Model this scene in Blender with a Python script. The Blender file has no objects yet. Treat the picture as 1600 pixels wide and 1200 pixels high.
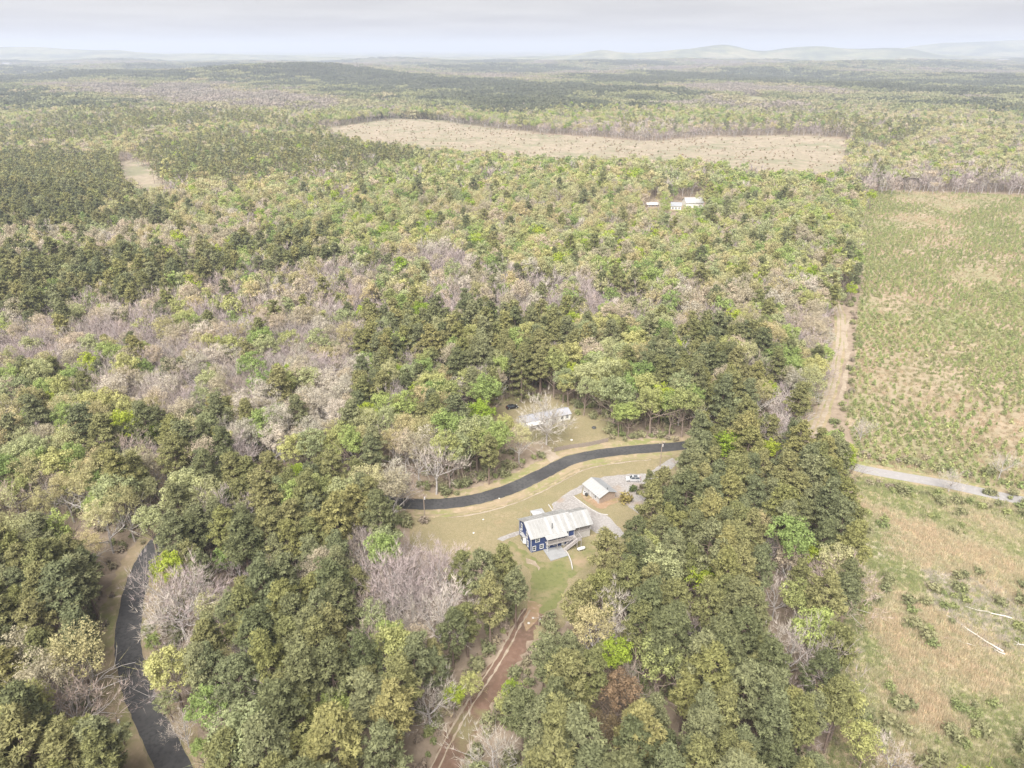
import bpy, bmesh, math, random
import numpy as np
from mathutils import Vector, Matrix
R = math.radians
SC = bpy.context.scene
COL = SC.collection

# ------------------------------------------------------------------ camera
CAMH, FPX = 125.0, 1113.0                      # drone height (m), focal length in pixels of a 1600 px wide frame
PITCH = math.atan(525.0 / FPX)
cam = bpy.data.cameras.new('camera'); camo = bpy.data.objects.new('camera', cam); COL.objects.link(camo)
cam.sensor_width = 36.0; cam.lens = 36.0 * FPX / 1600.0
cam.clip_start = 0.5; cam.clip_end = 90000
camo.location = (0, 0, CAMH); camo.rotation_euler = (math.pi / 2 - PITCH, 0, 0)
SC.camera = camo
# ------------------------------------------------------------------ world, sun, exposure
SUN_AZ, SUN_EL = R(197), R(54)                 # hazy sun behind the camera, a little to the left
w = bpy.data.worlds.new('World'); SC.world = w; w.use_nodes = True
nt = w.node_tree; nt.nodes.clear()
out = nt.nodes.new('ShaderNodeOutputWorld'); bg = nt.nodes.new('ShaderNodeBackground'); bg.inputs['Strength'].default_value = 0.1
sky = nt.nodes.new('ShaderNodeTexSky'); sky.sky_type = 'NISHITA'; sky.sun_disc = False
sky.sun_elevation = SUN_EL; sky.sun_rotation = SUN_AZ; sky.dust_density = 4.0; sky.air_density = 1.5
tc = nt.nodes.new('ShaderNodeTexCoord'); sep = nt.nodes.new('ShaderNodeSeparateXYZ'); nt.links.new(tc.outputs['Generated'], sep.inputs[0])
mx = nt.nodes.new('ShaderNodeMath'); mx.operation = 'MAXIMUM'; nt.links.new(sep.outputs[2], mx.inputs[0]); mx.inputs[1].default_value = 0.0
ad = nt.nodes.new('ShaderNodeMath'); ad.operation = 'ADD'; nt.links.new(mx.outputs[0], ad.inputs[0]); ad.inputs[1].default_value = 0.045
dx = nt.nodes.new('ShaderNodeMath'); dx.operation = 'DIVIDE'; nt.links.new(sep.outputs[0], dx.inputs[0]); nt.links.new(ad.outputs[0], dx.inputs[1])
dy = nt.nodes.new('ShaderNodeMath'); dy.operation = 'DIVIDE'; nt.links.new(sep.outputs[1], dy.inputs[0]); nt.links.new(ad.outputs[0], dy.inputs[1])
cb = nt.nodes.new('ShaderNodeCombineXYZ'); nt.links.new(dx.outputs[0], cb.inputs[0]); nt.links.new(dy.outputs[0], cb.inputs[1])
nz = nt.nodes.new('ShaderNodeTexNoise'); nz.inputs['Scale'].default_value = 0.33; nz.inputs['Detail'].default_value = 6; nz.inputs['Roughness'].default_value = 0.55
nt.links.new(cb.outputs[0], nz.inputs['Vector'])
rp = nt.nodes.new('ShaderNodeValToRGB'); nt.links.new(nz.outputs['Fac'], rp.inputs[0])
rp.color_ramp.elements[0].position = 0.38; rp.color_ramp.elements[0].color = (0.83, 0.815, 0.825, 1)
rp.color_ramp.elements[1].position = 0.62; rp.color_ramp.elements[1].color = (1.02, 1.0, 0.985, 1)
sc5 = nt.nodes.new('ShaderNodeVectorMath'); sc5.operation = 'SCALE'; nt.links.new(rp.outputs[0], sc5.inputs[0]); sc5.inputs['Scale'].default_value = 2.32
mixs = nt.nodes.new('ShaderNodeMix'); mixs.data_type = 'RGBA'; mixs.inputs[0].default_value = 0.95
nt.links.new(sky.outputs[0], mixs.inputs[6]); nt.links.new(sc5.outputs[0], mixs.inputs[7])
nt.links.new(mixs.outputs[2], bg.inputs['Color']); nt.links.new(bg.outputs[0], out.inputs['Surface'])

sl = bpy.data.lights.new('sun', 'SUN'); slo = bpy.data.objects.new('sun', sl); COL.objects.link(slo)
sl.energy = 3.5; sl.angle = R(48); sl.color = (1.0, 0.97, 0.93)
sd = Vector((math.sin(SUN_AZ) * math.cos(SUN_EL), math.cos(SUN_AZ) * math.cos(SUN_EL), math.sin(SUN_EL)))
slo.rotation_euler = (-sd).to_track_quat('-Z', 'Y').to_euler()
SC.view_settings.view_transform = 'Standard'; SC.view_settings.look = 'None'
SC.view_settings.gamma = 1.0; SC.view_settings.exposure = 1.74; SC.view_settings.use_curve_mapping = False
SC.render.engine = 'CYCLES'
cy = SC.cycles
cy.max_bounces = 5; cy.diffuse_bounces = 3; cy.glossy_bounces = 1; cy.transmission_bounces = 3; cy.transparent_max_bounces = 4; cy.volume_bounces = 1
cy.use_denoising = True; cy.caustics_reflective = False; cy.caustics_refractive = False
try: cy.denoiser = 'OPENIMAGEDENOISE'; cy.denoising_prefilter = 'ACCURATE'
except Exception: pass

# ------------------------------------------------------------------ terrain height and pixel <-> place
def sstep(a, b, x):
    t = np.clip((x - a) / (b - a), 0, 1); return t * t * (3 - 2 * t)
def dirx(px): return (px - 800) / FPX
HILLS = []   # x, y, sx, sy, height
def hill(px, d, sx, sy, h):
    if d > 10000: k = .64; h = .64 * (125 + (h * 1.2 - 125) * k if h > 105 else h * .85); d *= k; sx *= k; sy *= k
    HILLS.append((dirx(px) * d, d, sx, sy, h))
hill(455, 3200, 230, 260, 46); hill(360, 3300, 330, 300, 22); hill(560, 3400, 260, 280, 16)
hill(668, 12000, 380, 500, 62); hill(60, 15500, 2600, 900, 120); hill(250, 16500, 2600, 900, 85); hill(90, 15500, 450, 700, 45)
for a in ((925, 330, 118), (985, 420, 75), (1050, 420, 122), (1100, 300, 112), (1165, 500, 95), (1225, 420, 150), (1290, 500, 115), (1352, 420, 128), (1010, 1500, 45)):
    hill(a[0], 14000, a[1], 700, a[2])
for a in ((1420, 900, 150), (1520, 1500, 140), (1640, 1600, 160), (1800, 2500, 170)): hill(a[0], 18000, a[1], 900, a[2] + 40)
hill(840, 13000, 600, 600, 45); hill(1490, 9000, 900, 500, 30); hill(1250, 5200, 700, 400, 22); hill(1000, 6500, 900, 400, 20)
def hgt(x, y):
    x = np.asarray(x, float); y = np.asarray(y, float); r = np.hypot(x, y)
    a = sstep(330, 900, r) * 4.5 * (np.sin(x / 83 + 1.3) * np.cos(y / 97 + .4) + .6 * np.sin((x + y) / 141 + 2.2))
    b = sstep(1400, 4500, r) * 13 * (np.sin(x / 420 + .7) * np.cos(y / 510 + 1.1) + .7 * np.sin((x * .8 - y) / 300) + .5 * np.cos((x + .5 * y) / 190))
    z = a + b
    for hx, hy, sx, sy, hh in HILLS: z = z + hh * np.exp(-((x - hx) / sx) ** 2 / 2 - ((y - hy) / sy) ** 2 / 2)
    return z
CP, SP = math.cos(PITCH), math.sin(PITCH)
def at(px, py, dz=0.0):
    u = (px - 800) / FPX; v = (600 - py) / FPX
    d = np.array([u, CP + v * SP, -SP + v * CP]); o = np.array([0, 0, CAMH])
    if d[2] > -1e-4: d[2] = -1e-4
    t = (dz - CAMH) / d[2]
    for _ in range(12):
        p = o + d * t; zt = float(hgt(p[0], p[1])) + dz
        t += 0.7 * ((zt - CAMH) / d[2] - t)
    p = o + d * t
    return Vector((p[0], p[1], float(hgt(p[0], p[1])) + dz))
def topx(x, y, z):
    x = np.asarray(x, float); y = np.asarray(y, float); z = np.asarray(z, float)
    dep = y * CP - (z - CAMH) * SP; v = y * SP + (z - CAMH) * CP
    dep = np.where(dep < 1, 1, dep)
    return 800 + FPX * x / dep, 600 - FPX * v / dep
def inpoly(px, py, poly):
    px = np.asarray(px, float); py = np.asarray(py, float); c = np.zeros(px.shape, bool); n = len(poly)
    for i in range(n):
        x1, y1 = poly[i]; x2, y2 = poly[(i + 1) % n]
        if y1 == y2: continue
        c ^= ((y1 > py) != (y2 > py)) & (px < (x2 - x1) * (py - y1) / (y2 - y1) + x1)
    return c

# ------------------------------------------------------------------ materials
MATS = {}
def nodes(name):
    m = bpy.data.materials.new(name); m.use_nodes = True; n = m.node_tree; n.nodes.clear()
    o = n.nodes.new('ShaderNodeOutputMaterial'); return m, n, o
def N(n, t, **k):
    x = n.nodes.new(t)
    for a, b in k.items(): setattr(x, a, b)
    return x
def noise(n, vec, scale, detail=4, rough=.55):
    z = N(n, 'ShaderNodeTexNoise'); z.inputs['Scale'].default_value = scale; z.inputs['Detail'].default_value = detail; z.inputs['Roughness'].default_value = rough
    n.links.new(vec, z.inputs['Vector']); return z.outputs['Fac']
def ramp(n, fac, stops):
    r = N(n, 'ShaderNodeValToRGB'); n.links.new(fac, r.inputs[0]); e = r.color_ramp.elements
    while len(e) < len(stops): e.new(.5)
    for i, (p, c) in enumerate(stops): e[i].position = p; e[i].color = (*c, 1)
    return r.outputs[0]
def mixc(n, fac, a, b, mode='MIX'):
    m = N(n, 'ShaderNodeMix', data_type='RGBA', blend_type=mode)
    for s, v in ((m.inputs[0], fac), (m.inputs[6], a), (m.inputs[7], b)):
        if isinstance(v, (int, float)): s.default_value = v
        elif isinstance(v, tuple): s.default_value = (*v, 1)
        else: n.links.new(v, s)
    return m.outputs[2]
def finish(m, n, o, col, rough=.85, spec=.25, metal=0., bump=None, bstr=.3, bdist=.1):
    b = N(n, 'ShaderNodeBsdfPrincipled')
    if isinstance(col, tuple): b.inputs['Base Color'].default_value = (*col, 1)
    else: n.links.new(col, b.inputs['Base Color'])
    b.inputs['Roughness'].default_value = rough; b.inputs['Metallic'].default_value = metal
    b.inputs['Specular IOR Level'].default_value = spec
    if bump is not None:
        bp = N(n, 'ShaderNodeBump'); bp.inputs['Strength'].default_value = bstr; bp.inputs['Distance'].default_value = bdist
        n.links.new(bump, bp.inputs['Height']); n.links.new(bp.outputs[0], b.inputs['Normal'])
    n.links.new(b.outputs[0], o.inputs['Surface']); return m
def plain(name, col, rough=.7, var=.18, scale=3., metal=0., spec=.3):
    m, n, o = nodes(name); tc = N(n, 'ShaderNodeTexCoord')
    f = noise(n, tc.outputs['Object'], scale)
    c = ramp(n, f, [(.3, tuple(v * (1 - var) for v in col)), (.7, tuple(min(1, v * (1 + var)) for v in col))])
    MATS[name] = finish(m, n, o, c, rough, spec, metal); return m
def ground_mat(name, layers, rough=.95, bump_s=None, bstr=.5, bdist=.15):
    """layers: first a colour, then (scale, lo, hi, colour, detail) noise-masked overlays in world metres"""
    m, n, o = nodes(name); g = N(n, 'ShaderNodeNewGeometry'); c = layers[0]
    for i, (s, lo, hi, colr, det) in enumerate(layers[1:]):
        mp = N(n, 'ShaderNodeVectorMath', operation='ADD'); n.links.new(g.outputs['Position'], mp.inputs[0]); mp.inputs[1].default_value = (37.1 * i, 11.7 * i, 0)
        f = noise(n, mp.outputs[0], s, det); mr = N(n, 'ShaderNodeMapRange'); n.links.new(f, mr.inputs[0]); mr.inputs[1].default_value = lo; mr.inputs[2].default_value = hi
        c = mixc(n, mr.outputs[0], c, colr)
    bm_ = noise(n, g.outputs['Position'], bump_s, 3) if bump_s else None
    MATS[name] = finish(m, n, o, c, rough, .1, 0, bm_, bstr, bdist); return m
LEAFARGS = {}
def leaf_mat(name, trans=.4, nscale=.45, lo=.72, hi=1.3, tint=None):
    """foliage: the object's own colour, varied from spray to spray and from tree to tree"""
    m, n, o = nodes(name); oi = N(n, 'ShaderNodeObjectInfo'); tc = N(n, 'ShaderNodeTexCoord')
    if tint is None: LEAFARGS[name] = (trans, nscale, lo, hi); base = oi.outputs['Color']
    else: rg = N(n, 'ShaderNodeRGB'); rg.outputs[0].default_value = (*tint, 1); base = rg.outputs[0]
    f = noise(n, tc.outputs['Object'], nscale, 3); f2 = noise(n, tc.outputs['Object'], 2.3, 2)
    v = ramp(n, f, [(.3, (lo, lo, lo)), (.7, (hi, hi * .99, hi * .93))])
    v2 = ramp(n, f2, [(.3, (.82, .82, .82)), (.72, (1.2, 1.17, 1.12))])
    c = mixc(n, 1., base, v, 'MULTIPLY'); c = mixc(n, 1., c, v2, 'MULTIPLY')
    hs = N(n, 'ShaderNodeHueSaturation'); n.links.new(c, hs.inputs['Color'])
    mr = N(n, 'ShaderNodeMapRange'); n.links.new(oi.outputs['Random'], mr.inputs[0]); mr.inputs[3].default_value = .485; mr.inputs[4].default_value = .515; n.links.new(mr.outputs[0], hs.inputs['Hue'])
    mr2 = N(n, 'ShaderNodeMapRange'); n.links.new(oi.outputs['Random'], mr2.inputs[0]); mr2.inputs[3].default_value = 1.14; mr2.inputs[4].default_value = .84; n.links.new(mr2.outputs[0], hs.inputs['Value'])
    d = N(n, 'ShaderNodeBsdfDiffuse'); t = N(n, 'ShaderNodeBsdfTranslucent'); ms = N(n, 'ShaderNodeMixShader'); ms.inputs[0].default_value = trans
    n.links.new(hs.outputs[0], d.inputs[0]); n.links.new(hs.outputs[0], t.inputs[0]); n.links.new(d.outputs[0], ms.inputs[1]); n.links.new(t.outputs[0], ms.inputs[2])
    n.links.new(ms.outputs[0], o.inputs['Surface']); MATS[name] = m; return m
leaf_mat('leaf'); leaf_mat('needle', .32, .5, .74, 1.28); leaf_mat('twig', .0, .3, .85, 1.15)
plain('pine_bark', (.17, .125, .10), .95, .3, 4); plain('grey_bark', (.35, .32, .30), .95, .3, 3); plain('brown_bark', (.22, .17, .14), .95, .3, 3)

def tinted(me, colr):
    """a copy of a mesh whose foliage materials carry this colour"""
    q = me.copy()
    for i, mt in enumerate(q.materials):
        if mt.name in LEAFARGS:
            nm = mt.name + '_%03d_%03d_%03d' % tuple(int(round(v * 1000)) for v in colr)
            q.materials[i] = MATS.get(nm) or leaf_mat(nm, *LEAFARGS[mt.name], tint=colr)
    return q
# ------------------------------------------------------------------ object helpers
def tag(o, label=None, cat=None, group=None, kind=None):
    for k, v in (('label', label), ('category', cat), ('group', group), ('kind', kind)):
        if v: o[k] = v
    return o
def mesh(name, V, F, mats, mi=None, smooth=False):
    me = bpy.data.meshes.new(name); me.from_pydata([tuple(v) for v in V], [], F); 
    for m in (mats if isinstance(mats, (list, tuple)) else [mats]): me.materials.append(MATS[m] if isinstance(m, str) else m)
    if mi is not None: me.polygons.foreach_set('material_index', np.asarray(mi, np.int32))
    if smooth: me.polygons.foreach_set('use_smooth', np.ones(len(me.polygons), bool))
    me.update(); return me
def obj(name, me, parent=None, loc=(0, 0, 0), rz=0.):
    o = bpy.data.objects.new(name, me); COL.objects.link(o); o.location = loc; o.rotation_euler = (0, 0, rz)
    if parent: o.parent = parent
    return o
class MB:
    """collects boxes, prisms and tubes; build() links them as one mesh object"""
    def __init__(s): s.V = []; s.F = []
    def add(s, V, F):
        k = len(s.V); s.V += [tuple(v) for v in V]; s.F += [tuple(i + k for i in f) for f in F]; return s
    def box(s, x0, x1, y0, y1, z0, z1):
        return s.add([(x0, y0, z0), (x1, y0, z0), (x1, y1, z0), (x0, y1, z0), (x0, y0, z1), (x1, y0, z1), (x1, y1, z1), (x0, y1, z1)],
                     [(0, 3, 2, 1), (4, 5, 6, 7), (0, 1, 5, 4), (1, 2, 6, 5), (2, 3, 7, 6), (3, 0, 4, 7)])
    def bar(s, a, b, w, h=None):
        a = Vector(a); b = Vector(b); h = h or w; d = (b - a).normalized(); u = d.cross(Vector((0, 0, 1)))
        if u.length < 1e-3: u = Vector((1, 0, 0))
        u.normalize(); v = u.cross(d).normalized(); P = []
        for q in (a, b):
            for su, sv in ((-1, -1), (1, -1), (1, 1), (-1, 1)): P.append(q + u * su * w / 2 + v * sv * h / 2)
        return s.add(P, [(3, 2, 1, 0), (4, 5, 6, 7), (0, 1, 5, 4), (1, 2, 6, 5), (2, 3, 7, 6), (3, 0, 4, 7)])
    def prism(s, poly, axis, a, b):
        """poly of 2-D points swept along x ('x': poly is y,z) or y ('y': poly is x,z) or z"""
        f = {'x': lambda p, t: (t, p[0], p[1]), 'y': lambda p, t: (p[0], t, p[1]), 'z': lambda p, t: (p[0], p[1], t)}[axis]
        n = len(poly); V = [f(p, a) for p in poly] + [f(p, b) for p in poly]
        return s.add(V, [tuple(range(n))[::-1], tuple(range(n, 2 * n))] + [(i, (i + 1) % n, n + (i + 1) % n, n + i) for i in range(n)])
    def tube(s, pts, rad, n=8, cap=True):
        V = []; F = []
        for i, p in enumerate(pts):
            p = Vector(p); d = (Vector(pts[min(i + 1, len(pts) - 1)]) - Vector(pts[max(i - 1, 0)])).normalized()
            u = d.cross(Vector((.31, .17, .93))); u = u.normalized() if u.length > 1e-3 else Vector((1, 0, 0)); v = d.cross(u)
            for k in range(n): a = 2 * math.pi * k / n; V.append(p + (u * math.cos(a) + v * math.sin(a)) * rad[i])
        for i in range(len(pts) - 1):
            for k in range(n): F.append((i * n + k, i * n + (k + 1) % n, (i + 1) * n + (k + 1) % n, (i + 1) * n + k))
        if cap: F += [tuple(range(n))[::-1], tuple(range((len(pts) - 1) * n, len(pts) * n))]
        return s.add(V, F)
    def build(s, name, mat, parent=None, smooth=False, loc=(0, 0, 0)):
        me = mesh(name, s.V, s.F, mat, smooth=smooth)
        b = bmesh.new(); b.from_mesh(me); bmesh.ops.recalc_face_normals(b, faces=b.faces); b.to_mesh(me); b.free()
        return obj(name, me, parent, loc)
def empty(name, loc, rz=0., label=None, cat=None, group=None):
    o = bpy.data.objects.new(name, None); COL.objects.link(o); o.location = loc; o.rotation_euler = (0, 0, rz); o.empty_display_size = .5
    return tag(o, label, cat, group)
def sheet(name, pxpoly, mat, off, cell=None, ragged=0.):
    P = [at(*p) for p in pxpoly]
    if ragged:
        st_ = 1.3 if ragged < 2 else 14.
        Q = []; rr = random.Random(len(P) + int(P[0].x * 10))
        for a, b in zip(P, P[1:] + P[:1]):
            k = max(1, int((b - a).length / st_)); Q += [a.lerp(b, i / k) + Vector((rr.uniform(-1, 1), rr.uniform(-1, 1), 0)) * ragged for i in range(k)]
        P = Q
    b = bmesh.new(); f = b.faces.new([b.verts.new((p.x, p.y, 0)) for p in P]); bmesh.ops.triangulate(b, faces=[f])
    if cell:
        for _ in range(7):
            E_ = [e for e in b.edges if e.calc_length() > cell]
            if not E_: break
            bmesh.ops.subdivide_edges(b, edges=E_, cuts=1); bmesh.ops.triangulate(b, faces=[q for q in b.faces if len(q.verts) > 3])
    for v in b.verts: v.co.z = float(hgt(v.co.x, v.co.y)) + off
    bmesh.ops.recalc_face_normals(b, faces=b.faces)
    if b.faces[:] and sum(q.normal.z for q in b.faces) < 0: bmesh.ops.reverse_faces(b, faces=b.faces)
    me = bpy.data.meshes.new(name); b.to_mesh(me); b.free(); me.materials.append(MATS[mat])
    return tag(obj(name, me), kind='structure')
def smoothline(P, k=8):
    P = [Vector(p) for p in P]; o = []
    for i in range(len(P) - 1):
        p0, p1, p2, p3 = P[max(i - 1, 0)], P[i], P[i + 1], P[min(i + 2, len(P) - 1)]
        for j in range(k):
            t = j / k; o.append(.5 * ((2 * p1) + (p2 - p0) * t + (2 * p0 - 5 * p1 + 4 * p2 - p3) * t * t + (3 * p1 - p0 - 3 * p2 + p3) * t ** 3))
    return o + [P[-1]]
def strip(name, line, half, mat, off, jit=0., seed=1, centre=0.):
    """a band of ground along a line; centre shifts it sideways"""
    rd = random.Random(seed); V = []; F = []
    for i, p in enumerate(line):
        d = line[min(i + 1, len(line) - 1)] - line[max(i - 1, 0)]; nrm = Vector((-d.y, d.x, 0)).normalized()
        for s in (-1, 1):
            q = p + nrm * (centre + s * (half + rd.uniform(-jit, jit))); V.append((q.x, q.y, float(hgt(q.x, q.y)) + off))
        if i: F.append((2 * i - 2, 2 * i - 1, 2 * i + 1, 2 * i)[::-1])
    return tag(obj(name, mesh(name, V, F, mat)), kind='structure')

# ------------------------------------------------------------------ the ground: one sheet to the horizon
ground_mat('forest_floor', [(.17, .125, .085), (.05, .42, .6, (.21, .15, .10), 5), (.35, .45, .62, (.12, .09, .06), 4), (.02, .55, .68, (.13, .13, .06), 4)], bump_s=1.5)
def ground_material():
    m, n, o = nodes('ground'); g = N(n, 'ShaderNodeNewGeometry'); pos = g.outputs['Position']
    near = ramp(n, noise(n, pos, .25, 6, .65), [(.3, (.15, .115, .082)), (.5, (.215, .168, .124)), (.7, (.27, .215, .162))])
    f1 = noise(n, pos, .0022, 7, .6); f2 = noise(n, pos, .011, 5, .65)
    far = ramp(n, f1, [(.36, (.075, .09, .055)), (.45, (.11, .12, .07)), (.52, (.17, .175, .09)), (.62, (.22, .20, .12)), (.7, (.17, .17, .09))])
    far = mixc(n, 1., far, ramp(n, f2, [(.3, (.55, .55, .55)), (.7, (1.35, 1.35, 1.35))]), 'MULTIPLY')
    ln = N(n, 'ShaderNodeVectorMath', operation='LENGTH'); n.links.new(pos, ln.inputs[0])
    mr = N(n, 'ShaderNodeMapRange'); n.links.new(ln.outputs['Value'], mr.inputs[0]); mr.inputs[1].default_value = 1200; mr.inputs[2].default_value = 1700
    c = mixc(n, mr.outputs[0], near, far)
    MATS['ground'] = finish(m, n, o, c, .95, .1, 0, noise(n, pos, .9, 4), .5, .3)
ground_material()
ang = np.concatenate([np.linspace(-180, -58, 26)[:-1], np.linspace(-58, 58, 300), np.linspace(58, 180, 26)[1:]])
rad = [3.0]
while rad[-1] < 44000: rad.append(rad[-1] + max(6.0 if rad[-1] < 1500 else 0, rad[-1] * (.0 if rad[-1] < 1500 else .018)))
rad = np.array(rad); A_, R_ = np.meshgrid(np.radians(ang), rad)
gx = (R_ * np.sin(A_)).ravel(); gy = (R_ * np.cos(A_)).ravel(); gz = hgt(gx, gy)
gV = np.stack([gx, gy, gz], 1); nc = len(ang); I, J = np.meshgrid(np.arange(len(rad) - 1), np.arange(nc - 1), indexing='ij')
gF = np.stack([I * nc + J, (I + 1) * nc + J, (I + 1) * nc + J + 1, I * nc + J + 1], -1).reshape(-1, 4)[:, ::-1]
gF = gF.tolist() + [tuple(range(nc - 1))]
gme = bpy.data.meshes.new('ground'); gme.from_pydata(gV.tolist(), [], gF); gme.materials.append(MATS['ground']); gme.update()
tag(obj('ground', gme), kind='structure')

# ------------------------------------------------------------------ lawns, fields, roads
ground_mat('lawn', [(0.194, 0.159, 0.090), (.035, .45, .62, (0.133, 0.133, 0.056), 6), (.12, .48, .66, (0.249, 0.194, 0.120), 6), (.6, .45, .7, (0.146, 0.129, 0.067), 5), (.06, .66, .72, (0.258, 0.172, 0.107), 6), (2.5, .4, .7, (0.172, 0.146, 0.086), 3), (1.3, .42, .66, (.150, .130, .070), 6), (5., .5, .7, (.26, .215, .135), 3)], bump_s=3)
ground_mat('green_lawn', [(0.129, 0.133, 0.053), (.12, .45, .6, (0.181, 0.155, 0.082), 6), (.8, .5, .7, (0.099, 0.107, 0.041), 5), (.07, .6, .7, (0.241, 0.181, 0.116), 5)], bump_s=3)
ground_mat('gravel', [(0.234, 0.217, 0.205), (.15, .42, .62, (0.189, 0.172, 0.160), 6), (1.6, .45, .65, (0.279, 0.262, 0.246), 5), (.06, .6, .7, (0.230, 0.176, 0.131), 5)], bump_s=6)
ground_mat('shaded_asphalt', [(0.048, 0.046, 0.046), (.09, .4, .65, (0.072, 0.070, 0.068), 6), (1.2, .45, .7, (0.036, 0.036, 0.036), 4), (.03, .55, .65, (0.088, 0.084, 0.080), 5)], .8, 8, .2, .03)  # shadow of the glow drawn round the lot is painted into this colour
ground_mat('pale_asphalt', [(0.238, 0.224, 0.216), (.06, .4, .65, (0.202, 0.189, 0.180), 5), (.9, .5, .7, (0.264, 0.251, 0.242), 4)], .9, 8, .2, .03)  # the same road without the painted shadow
ground_mat('verge', [(.24, .19, .12), (.08, .45, .6, (.17, .17, .07), 5), (.5, .5, .7, (.30, .23, .16), 4)], bump_s=3)
ground_mat('red_dirt', [(.125, .077, .055), (.12, .42, .62, (.10, .068, .047), 5), (.7, .45, .68, (.155, .10, .075), 5), (.1, .56, .66, (.15, .13, .07), 5)], bump_s=3)
ground_mat('pale_dirt', [(0.270, 0.221, 0.167), (.1, .45, .62, (0.211, 0.167, 0.117), 6), (.7, .5, .7, (0.315, 0.266, 0.211), 5)], bump_s=3)
ground_mat('orange_dirt', [(0.230, 0.153, 0.098), (.2, .45, .62, (0.170, 0.136, 0.072), 6), (.9, .5, .7, (0.272, 0.200, 0.140), 5)], bump_s=3)
ground_mat('field', [(.27, .235, .155), (.022, .46, .58, (.18, .18, .085), 6), (.05, .52, .62, (.31, .24, .16), 6), (.03, .6, .68, (.30, .26, .21), 5), (.5, .5, .7, (.23, .2, .12), 4)], bump_s=2)
ground_mat('replant', [(.25, .205, .14), (.014, .43, .58, (.19, .195, .095), 7), (.04, .5, .64, (.29, .225, .16), 7), (.4, .45, .7, (.18, .15, .09), 5)], bump_s=1)
ground_mat('clearcut', [(.235, .200, .142), (.012, .47, .62, (.175, .168, .105), 7), (.05, .48, .65, (.285, .232, .175), 6), (.2, .5, .7, (.165, .135, .10), 5)], bump_s=.6)
ground_mat('pasture', [(.20, .185, .105), (.01, .45, .6, (.17, .175, .09), 5)])
ground_mat('concrete', [(0.238, 0.238, 0.238), (.5, .4, .65, (0.205, 0.205, 0.205), 5)], .85)

ground_mat('verge_dirt', [(.235, .185, .125), (.2, .42, .6, (.17, .15, .08), 6)], bump_s=3)
LAWN = [(640, 800), (735, 786), (800, 762), (870, 726), (940, 708), (1060, 698), (1085, 720), (1060, 800), (990, 840), (930, 900), (880, 980), (835, 1000), (800, 1000), (790, 930), (770, 870), (700, 880), (640, 850)]
sheet('lawn', LAWN, 'lawn', .02)
sheet('house_yard_grass', [(795, 846), (830, 868), (850, 880), (890, 868), (935, 850), (930, 880), (890, 905), (872, 950), (845, 962), (826, 940), (832, 905), (815, 872), (790, 858)], 'green_lawn', .032, None, .55)
sheet('neighbour_yard', [(750, 640), (795, 618), (880, 615), (930, 640), (970, 670), (975, 690), (905, 700), (865, 714), (835, 700), (815, 670), (770, 660)], 'lawn', .02)
road_px = [(1760, 812), (1600, 783), (1480, 757), (1400, 743), (1340, 731), (1280, 712), (1200, 697), (1120, 693), (1040, 699), (960, 706), (895, 718), (845, 742), (795, 765), (740, 781), (680, 788), (625, 786), (560, 776), (480, 770), (400, 776), (320, 800), (255, 840), (222, 890), (205, 950), (200, 1010), (212, 1070), (238, 1130), (275, 1205), (320, 1290)]
ROAD = smoothline([at(*p) for p in road_px], 10)
JN = 42  # the stretch with glow shadow painted in starts at the lane junction
strip('road_verge', ROAD, 6.6, 'verge', .04, .8, 3)
strip('road', ROAD[JN:], 2.75, 'shaded_asphalt', .075, .14, 4); strip('worn_path', ROAD[78:146], .3, 'verge_dirt', .068, .28, 21, 5.6); strip('worn_path', ROAD[84:138], .22, 'pale_dirt', .069, .2, 22, 7.3)
strip('road', ROAD[:JN + 1], 2.6, 'pale_asphalt', .07, .06, 5)
strip('road_shoulder', ROAD[JN:], 3.1, 'verge_dirt', .06, .3, 6)
LANE = smoothline([at(*p) for p in ((1262, 700), (1278, 662), (1297, 610), (1308, 560), (1314, 515), (1309, 480), (1290, 455), (1270, 440))], 8)
strip('dirt_lane', LANE, 2.7, 'verge', .045, .5, 7); strip('dirt_lane_track', LANE, .75, 'pale_dirt', .065, .3, 8, 1.0); strip('dirt_lane_track', LANE, .75, 'pale_dirt', .066, .3, 18, -1.0)
GUL = smoothline([at(*p) for p in ((1311, 632), (1319, 600), (1325, 560), (1320, 525), (1328, 495))], 8); strip('washed_gully', GUL, .9, 'pale_dirt', .06, .5, 9)
TRK = smoothline([at(*p) for p in ((834, 955), (818, 980), (803, 1010), (780, 1050), (752, 1092), (726, 1135), (700, 1185), (668, 1260))], 8)
strip('dirt_track', TRK, 2.7, 'red_dirt', .045, .8, 10, .2)
for c_ in (-.9, -2.3): strip('wheel_rut', TRK, .2, 'pale_dirt', .06, .16, 11 + int(-c_), c_)
DRV2 = smoothline([at(*p) for p in ((874, 728), (860, 712), (848, 700), (838, 690))], 6); strip('gravel_driveway', DRV2, 2.2, 'pale_dirt', .055, .5, 13)
sheet('gravel_yard', [(862, 788), (866, 803), (905, 808), (930, 832), (960, 845), (976, 834), (952, 808), (934, 801), (914, 788), (897, 775), (910, 770), (912, 757), (890, 767)], 'gravel', .05, None, .25)
sheet('gravel_yard', [(912, 757), (910, 770), (945, 770), (970, 784), (1000, 803), (1018, 785), (1026, 755), (1046, 735), (1062, 722), (1050, 716), (1030, 728), (1010, 740), (978, 741), (945, 745)], 'gravel', .054, None, .25)
sheet('gravel_path', [(776, 842), (800, 832), (816, 829), (818, 834), (803, 838), (785, 846)], 'gravel', .05, None, .25)
sheet('bare_soil', [(908, 770), (910, 778), (925, 790), (939, 796), (962, 787), (972, 776), (938, 783)], 'orange_dirt', .058, None, .35)
sheet('bare_soil', [(822, 872), (835, 876), (846, 886), (843, 892), (832, 882), (822, 880)], 'pale_dirt', .046, None, .35)
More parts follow.
